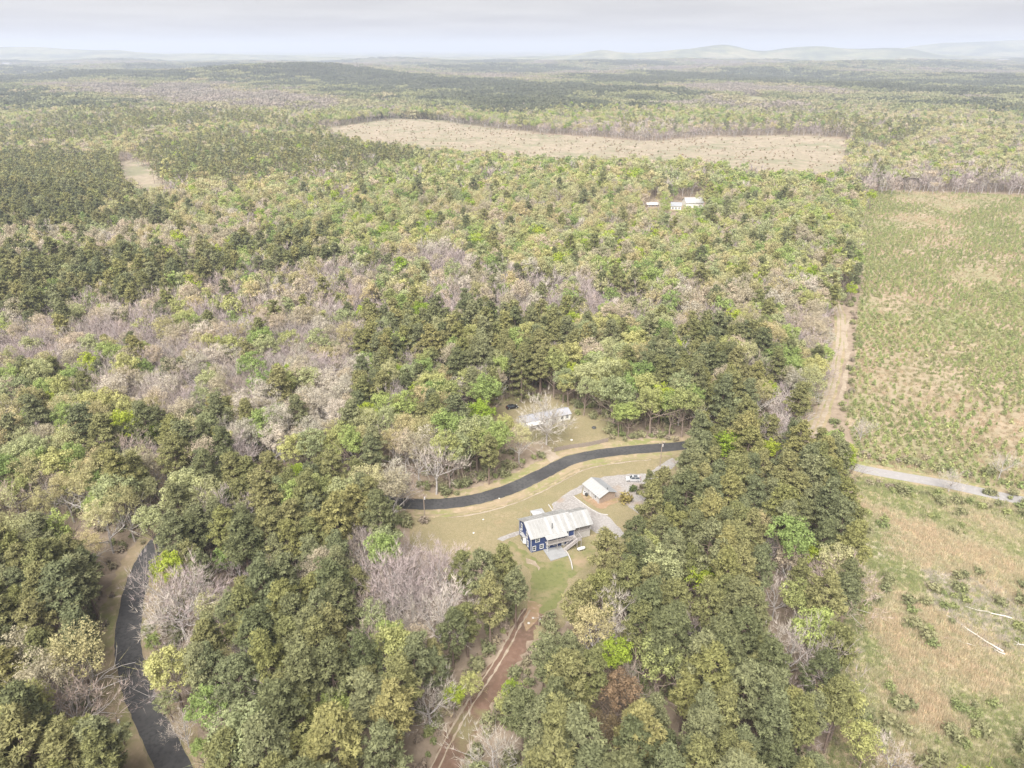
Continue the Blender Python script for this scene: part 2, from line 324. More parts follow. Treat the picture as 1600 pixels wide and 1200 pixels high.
sheet('bare_soil', [(828, 938), (848, 944), (842, 965), (824, 985), (816, 972)], 'orange_dirt', .047, None, .5)
LOWF = [(1335, 738), (1440, 758), (1600, 790), (1720, 815), (1760, 1260), (1270, 1260), (1300, 1150), (1322, 960), (1336, 780)]
sheet('grass_field', LOWF, 'field', .02)
HIF = [(1345, 300), (1450, 300), (1640, 306), (1760, 320), (1800, 815), (1600, 772), (1480, 747), (1345, 722), (1322, 660), (1335, 560), (1340, 480), (1350, 420)]
sheet('replanted_field', HIF, 'replant', .12, 14)
CUT = [(470, 204), (540, 196), (620, 186), (690, 188), (760, 199), (850, 211), (930, 214), (1000, 221), (1100, 213), (1230, 212), (1325, 218), (1328, 250), (1315, 280), (1180, 270), (1080, 256), (940, 252), (820, 250), (690, 240), (600, 226), (500, 214)]
sheet('clearcut_field', CUT, 'clearcut', .3, 30, 9.)
sheet('small_field', [(176, 254), (212, 249), (240, 262), (268, 286), (240, 296), (205, 296)], 'clearcut', .3, 25)
sheet('pasture', [(140, 139), (200, 134), (262, 132), (240, 141)], 'pasture', 1.5, 60); sheet('pasture', [(1120, 152), (1190, 146), (1240, 152), (1180, 160)], 'pasture', 1.5, 60)

# ------------------------------------------------------------------ tree meshes
def rnd_dirs(rs, n, zmin=-1.):
    d = rs.normal(size=(n * 3 + 8, 3)); d /= np.linalg.norm(d, axis=1)[:, None]; d = d[d[:, 2] > zmin]; return d[:n]
class TB:
    def __init__(s, seed): s.rs = np.random.RandomState(seed); s.wood = MB(); s.LV = []; s.n = 0; s.TV = []
    def facets(s, c, r, n, size, spike=.4, zmin=-.35, flat=1.):
        """a spray of leaf-sized faces round a point: some tangential, some radial"""
        rs = s.rs; d = rnd_dirs(rs, n, zmin); n = len(d); rr = r * rs.uniform(.55, 1.05, n)[:, None]
        p = np.asarray(c) + d * rr * np.array([1, 1, flat]); nr = d + rs.normal(scale=.38, size=(n, 3)); nr[:, 2] += .3; nr /= np.linalg.norm(nr, axis=1)[:, None]
        t = np.cross(nr, rs.normal(size=(n, 3))); t /= np.linalg.norm(t, axis=1)[:, None]; b = np.cross(nr, t)
        k = rs.uniform(size=n) < spike; b[k] = d[k] * 1.25; t[k] *= .6
        sz = size * rs.uniform(.7, 1.35, n)[:, None]
        V = np.stack([p - t * sz * .5 - b * sz * .35, p + t * sz * .5 - b * sz * .3, p + b * sz * .75 + t * sz * rs.uniform(-.3, .3, (n, 1))], 1)
        s.LV.append(V.reshape(-1, 3))
    def twigs(s, p, d, n, ln, wd, spread=.6):
        rs = s.rs; dd = np.asarray(d) + rs.normal(scale=spread, size=(n, 3)); dd[:, 2] += .25; dd /= np.linalg.norm(dd, axis=1)[:, None]
        L = ln * rs.uniform(.5, 1.2, (n, 1)); sd = np.cross(dd, rs.normal(size=(n, 3))); sd /= np.linalg.norm(sd, axis=1)[:, None]
        a = np.asarray(p) + dd * L * rs.uniform(-.05, .25, (n, 1))
        s.TV.append(np.stack([a - sd * wd * .5, a + sd * wd * .5, a + dd * L], 1).reshape(-1, 3)); return a + dd * L
    def limb(s, a, b, ra, rb, n=5, sag=0., seg=3):
        a = Vector(a); b = Vector(b); pts = []; rads = []
        for i in range(seg + 1):
            t = i / seg; q = a.lerp(b, t); q.z += sag * math.sin(math.pi * t)
            if 0 < i < seg: q += Vector(s.rs.normal(scale=(b - a).length * .03, size=3))
            pts.append(q); rads.append(ra + (rb - ra) * t)
        s.wood.tube(pts, rads, n, False); return pts
    def leaves_mesh(s, name, leafm, twigm=None):
        V = []; mi = []; mats = [leafm]
        if s.LV: q = np.concatenate(s.LV); V.append(q); mi += [0] * (len(q) // 3)
        if s.TV: q = np.concatenate(s.TV); V.append(q); mats = [leafm, twigm] if s.LV else [twigm]; mi += [1 if s.LV else 0] * (len(q) // 3)
        V = np.concatenate(V); F = np.arange(len(V)).reshape(-1, 3)
        return mesh(name, V.tolist(), F.tolist(), mats, mi)
def pine(seed, lod):
    s = TB(seed); rs = s.rs; h = 20.5; cbz = h * rs.uniform(.36, .5); Rm = rs.uniform(3.5, 4.7); lean = rs.normal(scale=.5, size=2)
    ax = lambda z: np.array([lean[0] * (z / h) ** 1.5, lean[1] * (z / h) ** 1.5, z])
    s.wood.tube([ax(z) for z in (0, h * .25, h * .5, h * .75, h * .95)], [.30, .25, .2, .13, .04], 7 if lod == 0 else 4, False)
    nb = (34, 22, 12)[lod]; per = (60, 28, 12)[lod]; size = (.42, .72, 1.25)[lod]
    az = rs.uniform(0, 6.28)
    for i in range(nb):
        t = (i + rs.uniform(.1, .9)) / nb; z = cbz + t * (h - cbz) * .94; az += 2.4 + rs.normal(scale=.3)
        L = Rm * min(1., 1.22 * (1 - t) ** .55) * (.62 + .38 * min(1, t / .3)) * rs.uniform(.68, 1.12)
        a = ax(z); tip = a + np.array([math.cos(az) * L, math.sin(az) * L, L * rs.uniform(.08, .38)])
        if lod == 0: s.limb(a, tip, .07, .02, 3, -.2, 2)
        pts = ((1., .0), (.62, .8), (.7, -.7)) if lod == 0 else (((1., 0.), (.62, .5)) if lod == 1 else ((.85, 0.),))
        for f, sd in pts:
            q = a + (tip - a) * f + np.array([-math.sin(az), math.cos(az), 0]) * sd * L * .35 + rs.normal(scale=.25, size=3)
            s.facets(q, (.88, 1.15, 1.75)[lod] * rs.uniform(.75, 1.2) * (1 - .25 * t), per, size, .55, -.3, .85)
    for k in range((4, 2, 1)[lod]): s.facets(ax(h * .95) + rs.normal(scale=.7, size=3) * [1, 1, .6], (1., 1.2, 1.4)[lod], per, size, .5, -.3, 1.1)
    if lod == 0:
        for k in range(6):
            z = rs.uniform(.22, 1) * cbz; a_ = rs.uniform(0, 6.28); s.limb(ax(z), ax(z) + np.array([math.cos(a_) * 1.2, math.sin(a_) * 1.2, .1]), .035, .01, 3, 0, 1)
    return s
def grow(s, a, d, L, r, lvl, maxl, tips, up=.35, lod=0, kids=(5, 5, 4, 3)):
    rs = s.rs; a = np.asarray(a, float); d = np.asarray(d, float); d /= np.linalg.norm(d); b = a + d * L
    if lvl <= (2 if lod == 0 else 1): s.limb(a, b, r, r * .5, (7, 5, 3)[min(lvl, 2)] if lod == 0 else 3, 0, 3 if lvl < 2 else 2)
    elif lvl == 3 or lod: s.twigs(a, d, 1, L * 1.15, r * 1.4, .0)
    if lvl >= maxl: tips.append((b, d)); return
    k = kids[min(lvl, len(kids) - 1)]
    for i in range(k):
        f = rs.uniform(.38, 1.) if i < k - 1 else 1.; p = a + d * L * f
        nd = d * rs.uniform(.55, 1.) + rs.normal(scale=.62, size=3); nd[2] += up; nd /= np.linalg.norm(nd)
        grow(s, p, nd, L * rs.uniform(.5, .74), max(.012, r * .5 * (1.1 - .3 * f)), lvl + 1, maxl, tips, up, lod, kids)
def hard(seed, lod, kind, wide=1., tw=1., limbs=None):
    """kind: leafy | bare | budding"""
    s = TB(seed); rs = s.rs; h = 18.; th = rs.uniform(.25, .38) * h
    s.wood.tube([(0, 0, 0), (.1, 0, th * .5), (0, .1, th)], [.32, .26, .22], 8 if lod == 0 else 4, False)
    tips = []; nl = limbs or (7, 5, 4)[lod]
    for i in range(nl):
        a_ = 6.28 * i / nl + rs.normal(scale=.35); el = rs.uniform(.45, 1.25) if i else 1.5
        d = np.array([math.cos(a_) * math.cos(el) * wide, math.sin(a_) * math.cos(el) * wide, math.sin(el)])
        grow(s, (0, 0, th * rs.uniform(.72, 1.)), d, h * rs.uniform(.27, .4), .15, 1, 3 if lod == 0 else 2, tips, .22 / wide, lod, (5, (5, 5, 4)[lod], 4, 3))
    if kind != 'bare':                                    # a rounded, lumpy dome of sprays round the limbs
        rx, rz_ = rs.uniform(3.7, 5.2), rs.uniform(4.2, 5.8); cz = h - rz_ * .98; off = rs.normal(scale=.5, size=2); nl2 = rs.randint(3, 6)
        lobes = [(rs.uniform(-.35, .35) * rx, rs.uniform(-.35, .35) * rx, rs.uniform(-.3, .2) * rz_, rs.uniform(.6, .85)) for _ in range(nl2)] + [(0, 0, 0, .92)]
        n = (80, 38, 20)[lod]; D = rnd_dirs(rs, n, -.62)
        per = {'leafy': (44, 30, 17), 'budding': (36, 26, 15)}[kind][lod]; sz = {'leafy': (.36, .56, .95), 'budding': (.27, .44, .82)}[kind][lod]
        for i, d in enumerate(D):
            lx, ly, lz, ls = lobes[i % len(lobes)]; k = ls * rs.uniform(.72, 1.02)
            c = np.array([off[0] + lx + d[0] * rx * k, off[1] + ly + d[1] * rx * k, cz + lz + d[2] * rz_ * k])
            s.facets(c, (1.05, 1.35, 1.9)[lod] * rs.uniform(.75, 1.2), per, sz, .12, -.5, .85)
            if kind == 'budding': s.twigs(c - d * 1.2, d, (4, 3, 2)[lod], (1.9, 2.4, 3.)[lod], (.06, .12, .26)[lod], .35)
    else:
        for b, d in tips:
            d = np.array([d[0], d[1], d[2] + .45]); d /= np.linalg.norm(d)
            s.twigs(b, d, (8, 12, 13)[lod], (1.9, 2.7, 3.6)[lod], np.array((.065, .13, .30))[lod] * tw, .42)
            s.twigs(b - d * 1.2, d, (5, 4, 3)[lod], (1.5, 2.2, 3.)[lod], np.array((.065, .13, .30))[lod] * tw, .6)
    return s
def sapling(seed):
    s = TB(seed); s.wood.tube([(0, 0, 0), (0, 0, 2.2)], [.05, .02], 3, False)
    for i in range(9):
        z = .35 + i * .26; r = 1.0 * (1 - i / 10.5); s.facets((s.rs.normal(scale=.1), s.rs.normal(scale=.1), z), r, 10, .5, .7, -.15, .55)
    return s
def bush(seed, n=9, twigm=False):
    s = TB(seed); rs = s.rs
    for i in range(n):
        a_ = rs.uniform(0, 6.28); q = rs.uniform(0, .9); s.facets((math.cos(a_) * q, math.sin(a_) * q, rs.uniform(.25, 1.1)), .6, 18, .34, .4, -.4)
        s.twigs((math.cos(a_) * q * .4, math.sin(a_) * q * .4, .1), (math.cos(a_) * .4, math.sin(a_) * .4, 1), 2, 1.3, .03)
    return s
def cedar(seed):
    s = TB(seed); rs = s.rs; s.wood.tube([(0, 0, 0), (0, 0, 21)], [.35, .05], 6, False)
    for i in range(46):
        t = i / 46; z = 2 + t * 18.6; a_ = i * 2.4; L = 5.2 * (1 - t) ** .75 + .5
        tip = np.array([math.cos(a_) * L, math.sin(a_) * L, z - .1 * L]); s.limb((0, 0, z), tip, .06, .02, 3, .2, 2)
        for f in (.45, .75, 1.): s.facets(tip * [f, f, 0] + [0, 0, z - .1 * L * f], .85, 20, .5, .5, -.3, .5)
    return s
NV = 7
PROTO = {}
def finish_tree(key, s, leafm, twigm, bark):
    b = s.wood; tm = mesh('trunk', b.V, b.F, bark, smooth=True); PROTO[key] = (tm, s.leaves_mesh('crown', leafm, twigm))
for v in range(NV):
    for lod in (0, 1, 2):
        finish_tree(('pine', lod, v), pine(10 + v, lod), 'needle', 'twig', 'pine_bark')
        finish_tree(('leafy', lod, v), hard(40 + v, lod, 'leafy'), 'leaf', 'twig', 'brown_bark')
        finish_tree(('bare', lod, v), hard(70 + v, lod, 'bare'), 'leaf', 'twig', 'grey_bark')
        finish_tree(('budding', lod, v), hard(100 + v, lod, 'budding'), 'leaf', 'twig', 'grey_bark')
finish_tree(('spread', 0, 0), hard(131, 0, 'bare', 1.7, 1.5, 12), 'leaf', 'twig', 'grey_bark'); finish_tree(('cedar', 0, 0), cedar(5), 'needle', 'twig', 'brown_bark')
for v in range(3): finish_tree(('sapling', 0, v), sapling(150 + v), 'needle', 'twig', 'pine_bark'); finish_tree(('bush', 0, v), bush(160 + v), 'leaf', 'twig', 'brown_bark')
# the colour each kind of tree has: (word, foliage colour)
TONES = {'pine': [('olive green', (.222, .222, .104)), ('grey-green', (.200, .212, .118)), ('dark green', (.165, .176, .092)), ('yellowish green', (.250, .245, .105))],
         'leafy': [('bright green', (.275, .34, .125)), ('yellow-green', (.37, .38, .165)), ('soft green', (.34, .365, .20)), ('lime green', (.29, .365, .06))],
         'bare': [('mauve-grey', (.335, .285, .285)), ('pale grey', (.41, .37, .34)), ('greyish brown', (.34, .285, .25))],
         'budding': [('ochre', (.42, .38, .215)), ('tan', (.43, .38, .29)), ('whitish', (.47, .435, .375)), ('pale yellow', (.42, .415, .235))]}
BARKOF = {'pine': 'pine', 'leafy': 'leafy', 'bare': 'bare', 'budding': 'budding'}

# ------------------------------------------------------------------ where each kind of tree grows: areas of the picture, looked up at the crown; later areas lie over earlier ones
# shares of pine, leafy, bare and budding trees
MIX = [('green', (.08, .52, .08, .32)), ('pine', (.93, .03, .02, .02)), ('pine_mix', (.60, .18, .12, .10)), ('lush', (.07, .79, .05, .09)), ('ochre', (.07, .24, .12, .57)),
       ('tan', (.08, .14, .22, .56)), ('bare', (.06, .11, .66, .17)), ('pine_some', (.74, .13, .06, .07)), ('bare_mix', (.10, .12, .46, .32)), ('white', (.10, .12, .12, .66)), ('edge', (.22, .42, .20, .16))]
MIXN = [m_[0] for m_ in MIX]
AREAS = [('ochre', [(-200, 100), (480, 100), (500, 300), (250, 400), (-200, 410)]), ('bare_mix', [(900, 190), (1330, 190), (1330, 222), (900, 222)]), ('ochre', [(1330, 150), (1800, 150), (1800, 280), (1330, 280)]), ('bare', [(1335, 262), (1800, 268), (1800, 310), (1335, 306)]),
 ('pine', [(-200, 232), (180, 238), (205, 300), (150, 335), (-200, 340)]), ('pine_some', [(215, 226), (330, 210), (520, 216), (645, 228), (640, 254), (520, 268), (400, 274), (260, 284), (220, 265)]), ('pine_mix', [(-200, 336), (150, 334), (270, 305), (275, 345), (150, 360), (-200, 374)]),
 ('tan', [(-200, 372), (260, 345), (420, 330), (400, 390), (120, 400), (-200, 405)]), ('pine_some', [(-200, 402), (120, 388), (250, 398), (265, 448), (100, 495), (-200, 490)]), ('pine_mix', [(270, 400), (520, 350), (520, 410), (400, 440), (270, 450)]), ('ochre', [(640, 300), (1020, 290), (1020, 350), (640, 350)]),
 ('bare', [(-200, 500), (60, 485), (260, 440), (400, 428), (560, 395), (690, 370), (745, 400), (900, 420), (965, 450), (945, 492), (800, 490), (640, 470), (572, 500), (562, 575), (440, 600), (300, 600), (150, 570), (-200, 560)]), ('green', [(600, 430), (650, 425), (650, 470), (600, 470)]),
 ('bare_mix', [(60, 560), (300, 600), (440, 600), (520, 640), (420, 700), (200, 700), (40, 650)]), ('green', [(-200, 575), (120, 560), (165, 640), (110, 740), (-200, 740)]), ('pine_mix', [(160, 640), (330, 640), (420, 690), (300, 760), (150, 740)]), ('white', [(440, 592), (560, 568), (600, 640), (520, 672), (360, 690), (340, 655)]),
 ('pine_some', [(560, 492), (640, 475), (800, 490), (900, 500), (965, 520), (905, 560), (880, 600), (770, 600), (690, 590), (640, 560), (562, 580)]), ('pine_mix', [(560, 600), (690, 590), (690, 672), (600, 690), (545, 660)]), ('tan', [(1050, 435), (1285, 440), (1290, 520), (1050, 500)]), ('bare_mix', [(940, 440), (1050, 450), (1050, 510), (960, 500)]),
 ('pine_mix', [(200, 690), (590, 690), (620, 790), (240, 810), (150, 760)]), ('lush', [(690, 640), (850, 640), (862, 740), (780, 772), (660, 790), (668, 700)]), ('tan', [(598, 650), (690, 650), (668, 780), (590, 775)]), ('lush', [(890, 555), (1085, 560), (1092, 685), (960, 685), (900, 640)]),
 ('pine_some', [(1010, 500), (1190, 510), (1240, 560), (1200, 640), (1090, 610), (1000, 560)]), ('pine_mix', [(1090, 600), (1262, 600), (1262, 692), (1092, 692)]), ('bare_mix', [(1240, 480), (1345, 470), (1330, 600), (1262, 600)]),
 ('ochre', [(-200, 740), (245, 740), (245, 835), (-200, 830)]), ('pine', [(-200, 822), (205, 830), (215, 905), (190, 960), (190, 1200), (260, 1420), (-200, 1420)]), ('bare_mix', [(20, 1035), (172, 1035), (172, 1120), (20, 1120)]),
 ('pine', [(230, 880), (270, 822), (360, 778), (480, 768), (580, 776), (650, 798), (700, 860), (830, 830), (830, 980), (690, 1200), (660, 1420), (300, 1420), (215, 1000)]), ('bare', [(560, 828), (690, 830), (705, 900), (690, 990), (625, 1020), (540, 1005), (555, 930)]), ('edge', [(200, 850), (340, 850), (355, 1180), (300, 1300), (240, 1180), (205, 1000)]),
 ('pine', [(830, 800), (960, 770), (1045, 690), (1160, 660), (1300, 672), (1340, 740), (1330, 1000), (1300, 1200), (1280, 1420), (690, 1420), (700, 1180), (830, 970)]), ('pine_mix', [(1190, 790), (1335, 770), (1325, 1010), (1185, 1000)])]
KINDS = ('pine', 'leafy', 'bare', 'budding')
# ground that shows between the trees in the picture: nothing may grow on it or stand in front of it
CLEAR = [[(655, 803), (735, 788), (800, 766), (870, 728), (940, 712), (1040, 703), (1045, 714), (1028, 728), (1005, 738), (1008, 770), (985, 790), (962, 800), (945, 822), (920, 842), (908, 862), (900, 885), (876, 905), (862, 940), (845, 962), (824, 985), (795, 1030), (763, 1080), (733, 1118), (708, 1160), (686, 1215), (662, 1215), (686, 1150), (698, 1122), (728, 1085), (757, 1060), (782, 1020), (800, 990), (812, 965), (815, 935), (822, 900), (812, 872), (790, 852), (760, 858), (722, 862), (705, 848), (688, 835), (678, 815)],
         [(640, 798), (600, 788), (640, 778), (700, 772), (760, 762), (800, 745), (850, 716), (905, 697), (960, 690), (1040, 686), (1052, 704), (940, 716), (870, 734), (800, 770), (735, 792)],
         [(765, 640), (790, 626), (830, 622), (850, 628), (885, 634), (905, 650), (938, 668), (955, 688), (905, 699), (862, 716), (842, 702), (828, 684), (822, 662), (800, 650)],
         [(186, 935), (208, 905), (224, 912), (214, 1000), (238, 1090), (295, 1215), (232, 1215), (196, 1120), (186, 1030)],
         [(1335, 724), (1480, 746), (1620, 775), (1620, 803), (1480, 772), (1335, 748)], [(1266, 668), (1290, 600), (1302, 540), (1304, 478), (1328, 478), (1334, 530), (1322, 610), (1300, 668)],
         [(1358, 752), (1600, 800), (1640, 1215), (1326, 1215), (1342, 1130), (1354, 960)], [(1352, 312), (1640, 316), (1640, 772), (1480, 742), (1352, 718), (1338, 640), (1342, 540), (1348, 430)],
         [(505, 203), (600, 190), (690, 192), (860, 214), (935, 220), (1020, 224), (1130, 216), (1320, 220), (1318, 268), (1190, 262), (1090, 246), (950, 244), (860, 244), (700, 230), (600, 220)],
         [(182, 256), (212, 252), (236, 264), (262, 286), (215, 292)], [(1068, 306), (1100, 306), (1100, 319), (1068, 319)], [(1046, 314), (1066, 314), (1066, 325), (1046, 325)], [(1010, 315), (1032, 315), (1032, 323), (1010, 323)]]
GCLEAR = []   # ground-plane exclusions (place polygons)
for pl in (LAWN, LOWF, HIF, CUT): GCLEAR.append([tuple(at(*p)[:2]) for p in pl])
LINES = [(np.array([(p.x, p.y) for p in ROAD]), 5.2), (np.array([(p.x, p.y) for p in LANE]), 3.6), (np.array([(p.x, p.y) for p in TRK]), 4.6), (np.array([(p.x, p.y) for p in DRV2]), 4.)]
rs = np.random.RandomState(7)
def scatter(y0, y1, step, jit=.36):
    ys = np.arange(y0, y1, step * .87); X = []; Y = []
    for i, y in enumerate(ys):
        hw = .82 * y + 40; x = np.arange(-hw, hw, step) + (i % 2) * step * .5; X.append(x); Y.append(np.full(len(x), y))
    X = np.concatenate(X); Y = np.concatenate(Y); return X + rs.uniform(-jit, jit, len(X)) * step, Y + rs.uniform(-jit, jit, len(Y)) * step
def scattered():
    P = [scatter(58, 480, 5.9), scatter(480, 900, 7.4), scatter(900, 1650, 8.8)]
    X = np.concatenate([p[0] for p in P]); Y = np.concatenate([p[1] for p in P]); n = len(X); Z = hgt(X, Y)
    HT = rs.uniform(.74, 1.2, n)
    cx, cyy = topx(X, Y, Z + 14 * HT)
    wx = cx + rs.normal(scale=9, size=n); wy = cyy + rs.normal(scale=6, size=n); area = np.zeros(n, int)      # a wobbling lookup blurs the borders
    for nm, pl in AREAS: area[inpoly(wx, wy, pl)] = MIXN.index(nm)
    f = np.sin(X / 260 + 1.7 * np.sin(Y / 410)) + np.cos(Y / 330 + 1.3 * np.sin(X / 370 + 2)) + .8 * np.sin((X + Y) / 150) + rs.normal(scale=.45, size=n)
    area[(Y > 1050 + 120 * np.sin(X / 90)) & (f < -.95)] = MIXN.index('pine_mix'); area[(Y > 1150) & (f > 1.3)] = MIXN.index('bare_mix')
    pr = np.array([m_[1] for m_ in MIX])[area]; kind = (rs.uniform(size=n)[:, None] > np.cumsum(pr, 1)).sum(1).clip(0, 3); CH = np.array(MIXN)[area]
    ok = (cx > -160) & (cx < 1760) & (rs.uniform(size=n) > sstep(1380, 1680, Y)) & (cyy < 1420)
    jw = rs.normal(scale=9, size=(2, n)) * (Y > 600)
    for pl in GCLEAR: ok &= ~inpoly(X + jw[0], Y + jw[1], pl)
    for q in ((1085, 323), (1056, 327), (1020, 323)):
        p = at(*q); ok &= np.hypot(X - p.x, Y - p.y - 4) > 11
    for L, dmin in LINES:
        dm = np.full(n, 1e9)
        for q in L[::2]: dm = np.minimum(dm, np.hypot(X - q[0], Y - q[1]))
        ok &= dm > dmin
    hh = np.where(kind == 0, 22, 19) * HT; rr = np.where(kind == 0, 3.3, 4.0) * HT
    jx = rs.normal(scale=7, size=n) * (Y > 600); jy = rs.normal(scale=2.2, size=n) * (Y > 600)
    for pl in CLEAR:
        for fz, sx in ((0., 0), (.3, 0), (.5, 0), (.7, 0), (.95, 0), (.6, -1), (.6, 1), (.72, -.5), (.72, .5), (.88, -.7), (.88, .7)):
            a, b = topx(X + sx * rr, Y, Z + fz * hh); ok &= ~inpoly(a + jx, b + jy, pl)
    return [a[ok] for a in (X, Y, Z, HT, kind, cx, cyy, CH)]
TX, TY, TZ, TH, TK, TCX, TCY, TCH = scattered()

# ------------------------------------------------------------------ trees one can pick out by themselves: crown pixel, kind, tone, scale, label
SOLO = [(1140, 700, 'leafy', 3, .95, 'bright lime tree at the road end of the right-hand pine stand'),
 (1203, 702, 'leafy', 3, .72, 'smaller lime tree just right of the bigger lime tree by the road'),
 (1122, 738, 'leafy', 1, .5, 'low yellow-green tree in front of the two lime trees by the road'),
 (1097, 905, 'leafy', 3, .75, 'lime green tree alone amid the dark pines right of the house'),
 (958, 1020, 'leafy', 3, .8, 'vivid lime tree in the pine stand right of the red track'),
 (985, 990, 'leafy', 1, .62, 'yellow-green tree touching the vivid lime tree right of the red track'),
 (1250, 935, 'leafy', 1, .95, 'yellow-green tree near the right edge of the pine stand'),
 (1240, 1005, 'bare', 1, 1.05, 'pale bare tree with a wide fan of branches near the right field'),
 (1080, 978, 'bare', 0, .85, 'mauve bare tree in the middle of the right-hand pine stand'),
 (970, 968, 'bare', 2, .7, 'small greyish brown bare tree above the vivid lime tree'),
 (1215, 925, 'bare', 1, .7, 'slim pale bare tree left of the yellow-green tree'), (1208, 840, 'bare', 0, .8, 'mauve bare tree near the top right of the pine stand'),
 (1255, 845, 'bare', 0, .75, 'bare tree right of the other bare tree at the top right'),
 (940, 1140, 'budding', 1, .85, 'russet brown tree at the front of the right-hand pine stand'),
 (965, 1085, 'leafy', 1, .8, 'yellowish tree between the russet tree and the vivid lime tree'), (990, 1062, 'bare', 2, .7, 'small bare tree right of the yellowish tree'),
 (272, 930, 'spread', 1, 1.05, 'large spreading bare tree inside the bend of the road at left'), (330, 945, 'budding', 3, .85, 'pale green budding tree right of the large spreading bare tree'),
 (268, 1045, 'leafy', 1, 1.0, 'broad yellow-green tree beside the curved road at left'), (362, 985, 'leafy', 1, .75, 'yellow-green tree top above a bare tree in the left stand'),
 (372, 1010, 'bare', 1, .7, 'pale bare tree under the yellow-green tree top in the left stand'),
 (322, 1108, 'leafy', 0, .8, 'bright green tree near the curved road at lower left'), (285, 1130, 'bare', 1, .55, 'small pale bare tree close to the curved road at lower left'),
 (465, 1172, 'leafy', 1, .85, 'yellow-green tree at the bottom edge of the left stand'), (520, 1110, 'leafy', 0, .7, 'narrow bright green tree between pines near the bottom'),
 (470, 928, 'leafy', 3, .55, 'small lime tree in the middle of the left stand'), (350, 870, 'leafy', 0, .7, 'bright green tree at the upper left of the left stand'),
 (402, 792, 'leafy', 0, .5, 'small bright green tree at the back edge of the left stand'), (372, 882, 'bare', 0, .65, 'mauve bare tree beside the bright green tree at upper left'),
 (415, 882, 'bare', 1, .65, 'pale bare tree in the upper part of the left stand'),
 (775, 1165, 'bare', 1, .95, 'wide pale bare tree at the right side of the red track'), (730, 920, 'leafy', 0, .5, 'small bright green tree left of the pines beside the lawn'),
 (597, 1022, 'leafy', 0, .45, 'low bright green tree at the foot of the mauve bare trees'), (668, 1085, 'bare', 1, .8, 'tall bare tree at the left side of the red track'),
 (708, 1088, 'leafy', 3, .5, 'slim lime tree at the left side of the red track'), (735, 1068, 'leafy', 1, .48, 'low yellow-green tree under the tall pines by the red track'),
 (790, 1100, 'leafy', 1, .5, 'yellow-green tree at the right side of the red track'), (800, 1075, 'leafy', 3, .42, 'small lime tree further up the right side of the red track'),
 (615, 1110, 'pine', 3, 1.12, 'big yellowish round pine at the front of the left stand'),
 (105, 1080, 'bare', 2, 1.1, 'wide tan bare tree at the left edge below the pines'), (160, 805, 'budding', 3, 1.0, 'broad pale yellow tree left of the road bend'),
 (232, 815, 'leafy', 2, .85, 'soft green tree close to the outside of the road bend'), (60, 785, 'budding', 0, .9, 'ochre budding tree near the left edge above the pines'), (100, 765, 'budding', 0, .9, 'ochre budding tree right of the other ochre tree at left'),
 (855, 640, 'spread', 1, 1.1, 'great bare tree in front of the grey-roofed neighbouring house'), (815, 575, 'cedar', 0, 1.0, 'pale layered conifer behind the neighbouring house'),
 (652, 702, 'budding', 1, 1.0, 'tall tan tree standing above the road opposite the left stand'), (612, 690, 'budding', 0, .9, 'ochre tree left of the tall tan tree above the road'),
 (628, 752, 'bare', 0, .7, 'low mauve bare tree at the roadside below the tall tan tree'), (722, 602, 'budding', 2, .9, 'whitish tree behind the clearing of the neighbouring house'),
 (385, 680, 'budding', 2, 1.05, 'broad whitish blossoming tree in the wood left of centre'), (1355, 1158, 'leafy', 1, .72, 'yellow-green tree standing in the grassy field at bottom right'),
 (1402, 1172, 'bare', 1, .62, 'bare bushy tree beside the yellow-green tree in the grassy field'), (1490, 742, 'bare', 1, .5, 'lone bare tree at the edge of the pale road on the right'),
 (240, 1000, 'leafy', 0, .42, 'low green tree under the large spreading bare tree by the road'), (232, 985, 'leafy', 2, .34, 'small soft green tree closest to the inside of the road bend'), (262, 1098, 'leafy', 2, .45, 'low soft green tree below the broad yellow-green tree by the road'),
 (312, 1172, 'leafy', 0, .45, 'low green tree at the bottom edge right of the curved road'), (340, 1190, 'budding', 3, .5, 'small pale yellow tree at the bottom edge near the curved road'),
 (786, 884, 'pine', 0, .95, 'tall olive pine at the lawn edge left of the blue house'), (752, 893, 'pine', 1, 1.0, 'grey-green pine left of the tall olive pine at the lawn edge'), (806, 918, 'pine', 1, .85, 'grey-green pine nearest the grass strip below the blue house'), (765, 935, 'pine', 0, 1.0, 'olive pine between the lawn edge pines and the red track'), (718, 890, 'pine', 0, .85, 'smaller olive pine at the left end of the lawn edge pines'),
 (1016, 752, 'pine', 2, .6, 'small dark pine at the edge of the gravel yard near the parked car'), (620, 586, 'leafy', 3, .8, 'lime tree in the middle of the wood above the blossoming trees'),
 (1205, 612, 'leafy', 3, .75, 'lime green tree in the wood left of the pale lane'), (1350, 660, 'bare', 1, .6, 'bare tree at the corner of the replanted field by the junction'), (1570, 720, 'bare', 1, .55, 'bare tree at the right edge of the replanted field')]
NAMEOF = {'pine': 'pine_tree', 'leafy': 'leafy_tree', 'bare': 'bare_tree', 'budding': 'budding_tree', 'spread': 'bare_tree', 'cedar': 'cedar_tree'}
def put_tree(kind, v, lod, loc, s, sxy, rz, tone, label, group=None, tilt=(0, 0)):
    tm, cm = PROTO[(kind, lod, v)]; root = bpy.data.objects.new(NAMEOF.get(kind, kind), None); COL.objects.link(root)
    root.location = loc; root.rotation_euler = (tilt[0], tilt[1], rz); root.scale = (sxy, sxy, s); root.empty_display_size = .5
    tag(root, label, 'tree', group)
    for nm, me in (('trunk', tm), ('crown', cm)):
        o = bpy.data.objects.new(nm, me); COL.objects.link(o); o.parent = root; o.color = (*tone, 1)
    return root
keep = np.ones(len(TX), bool)
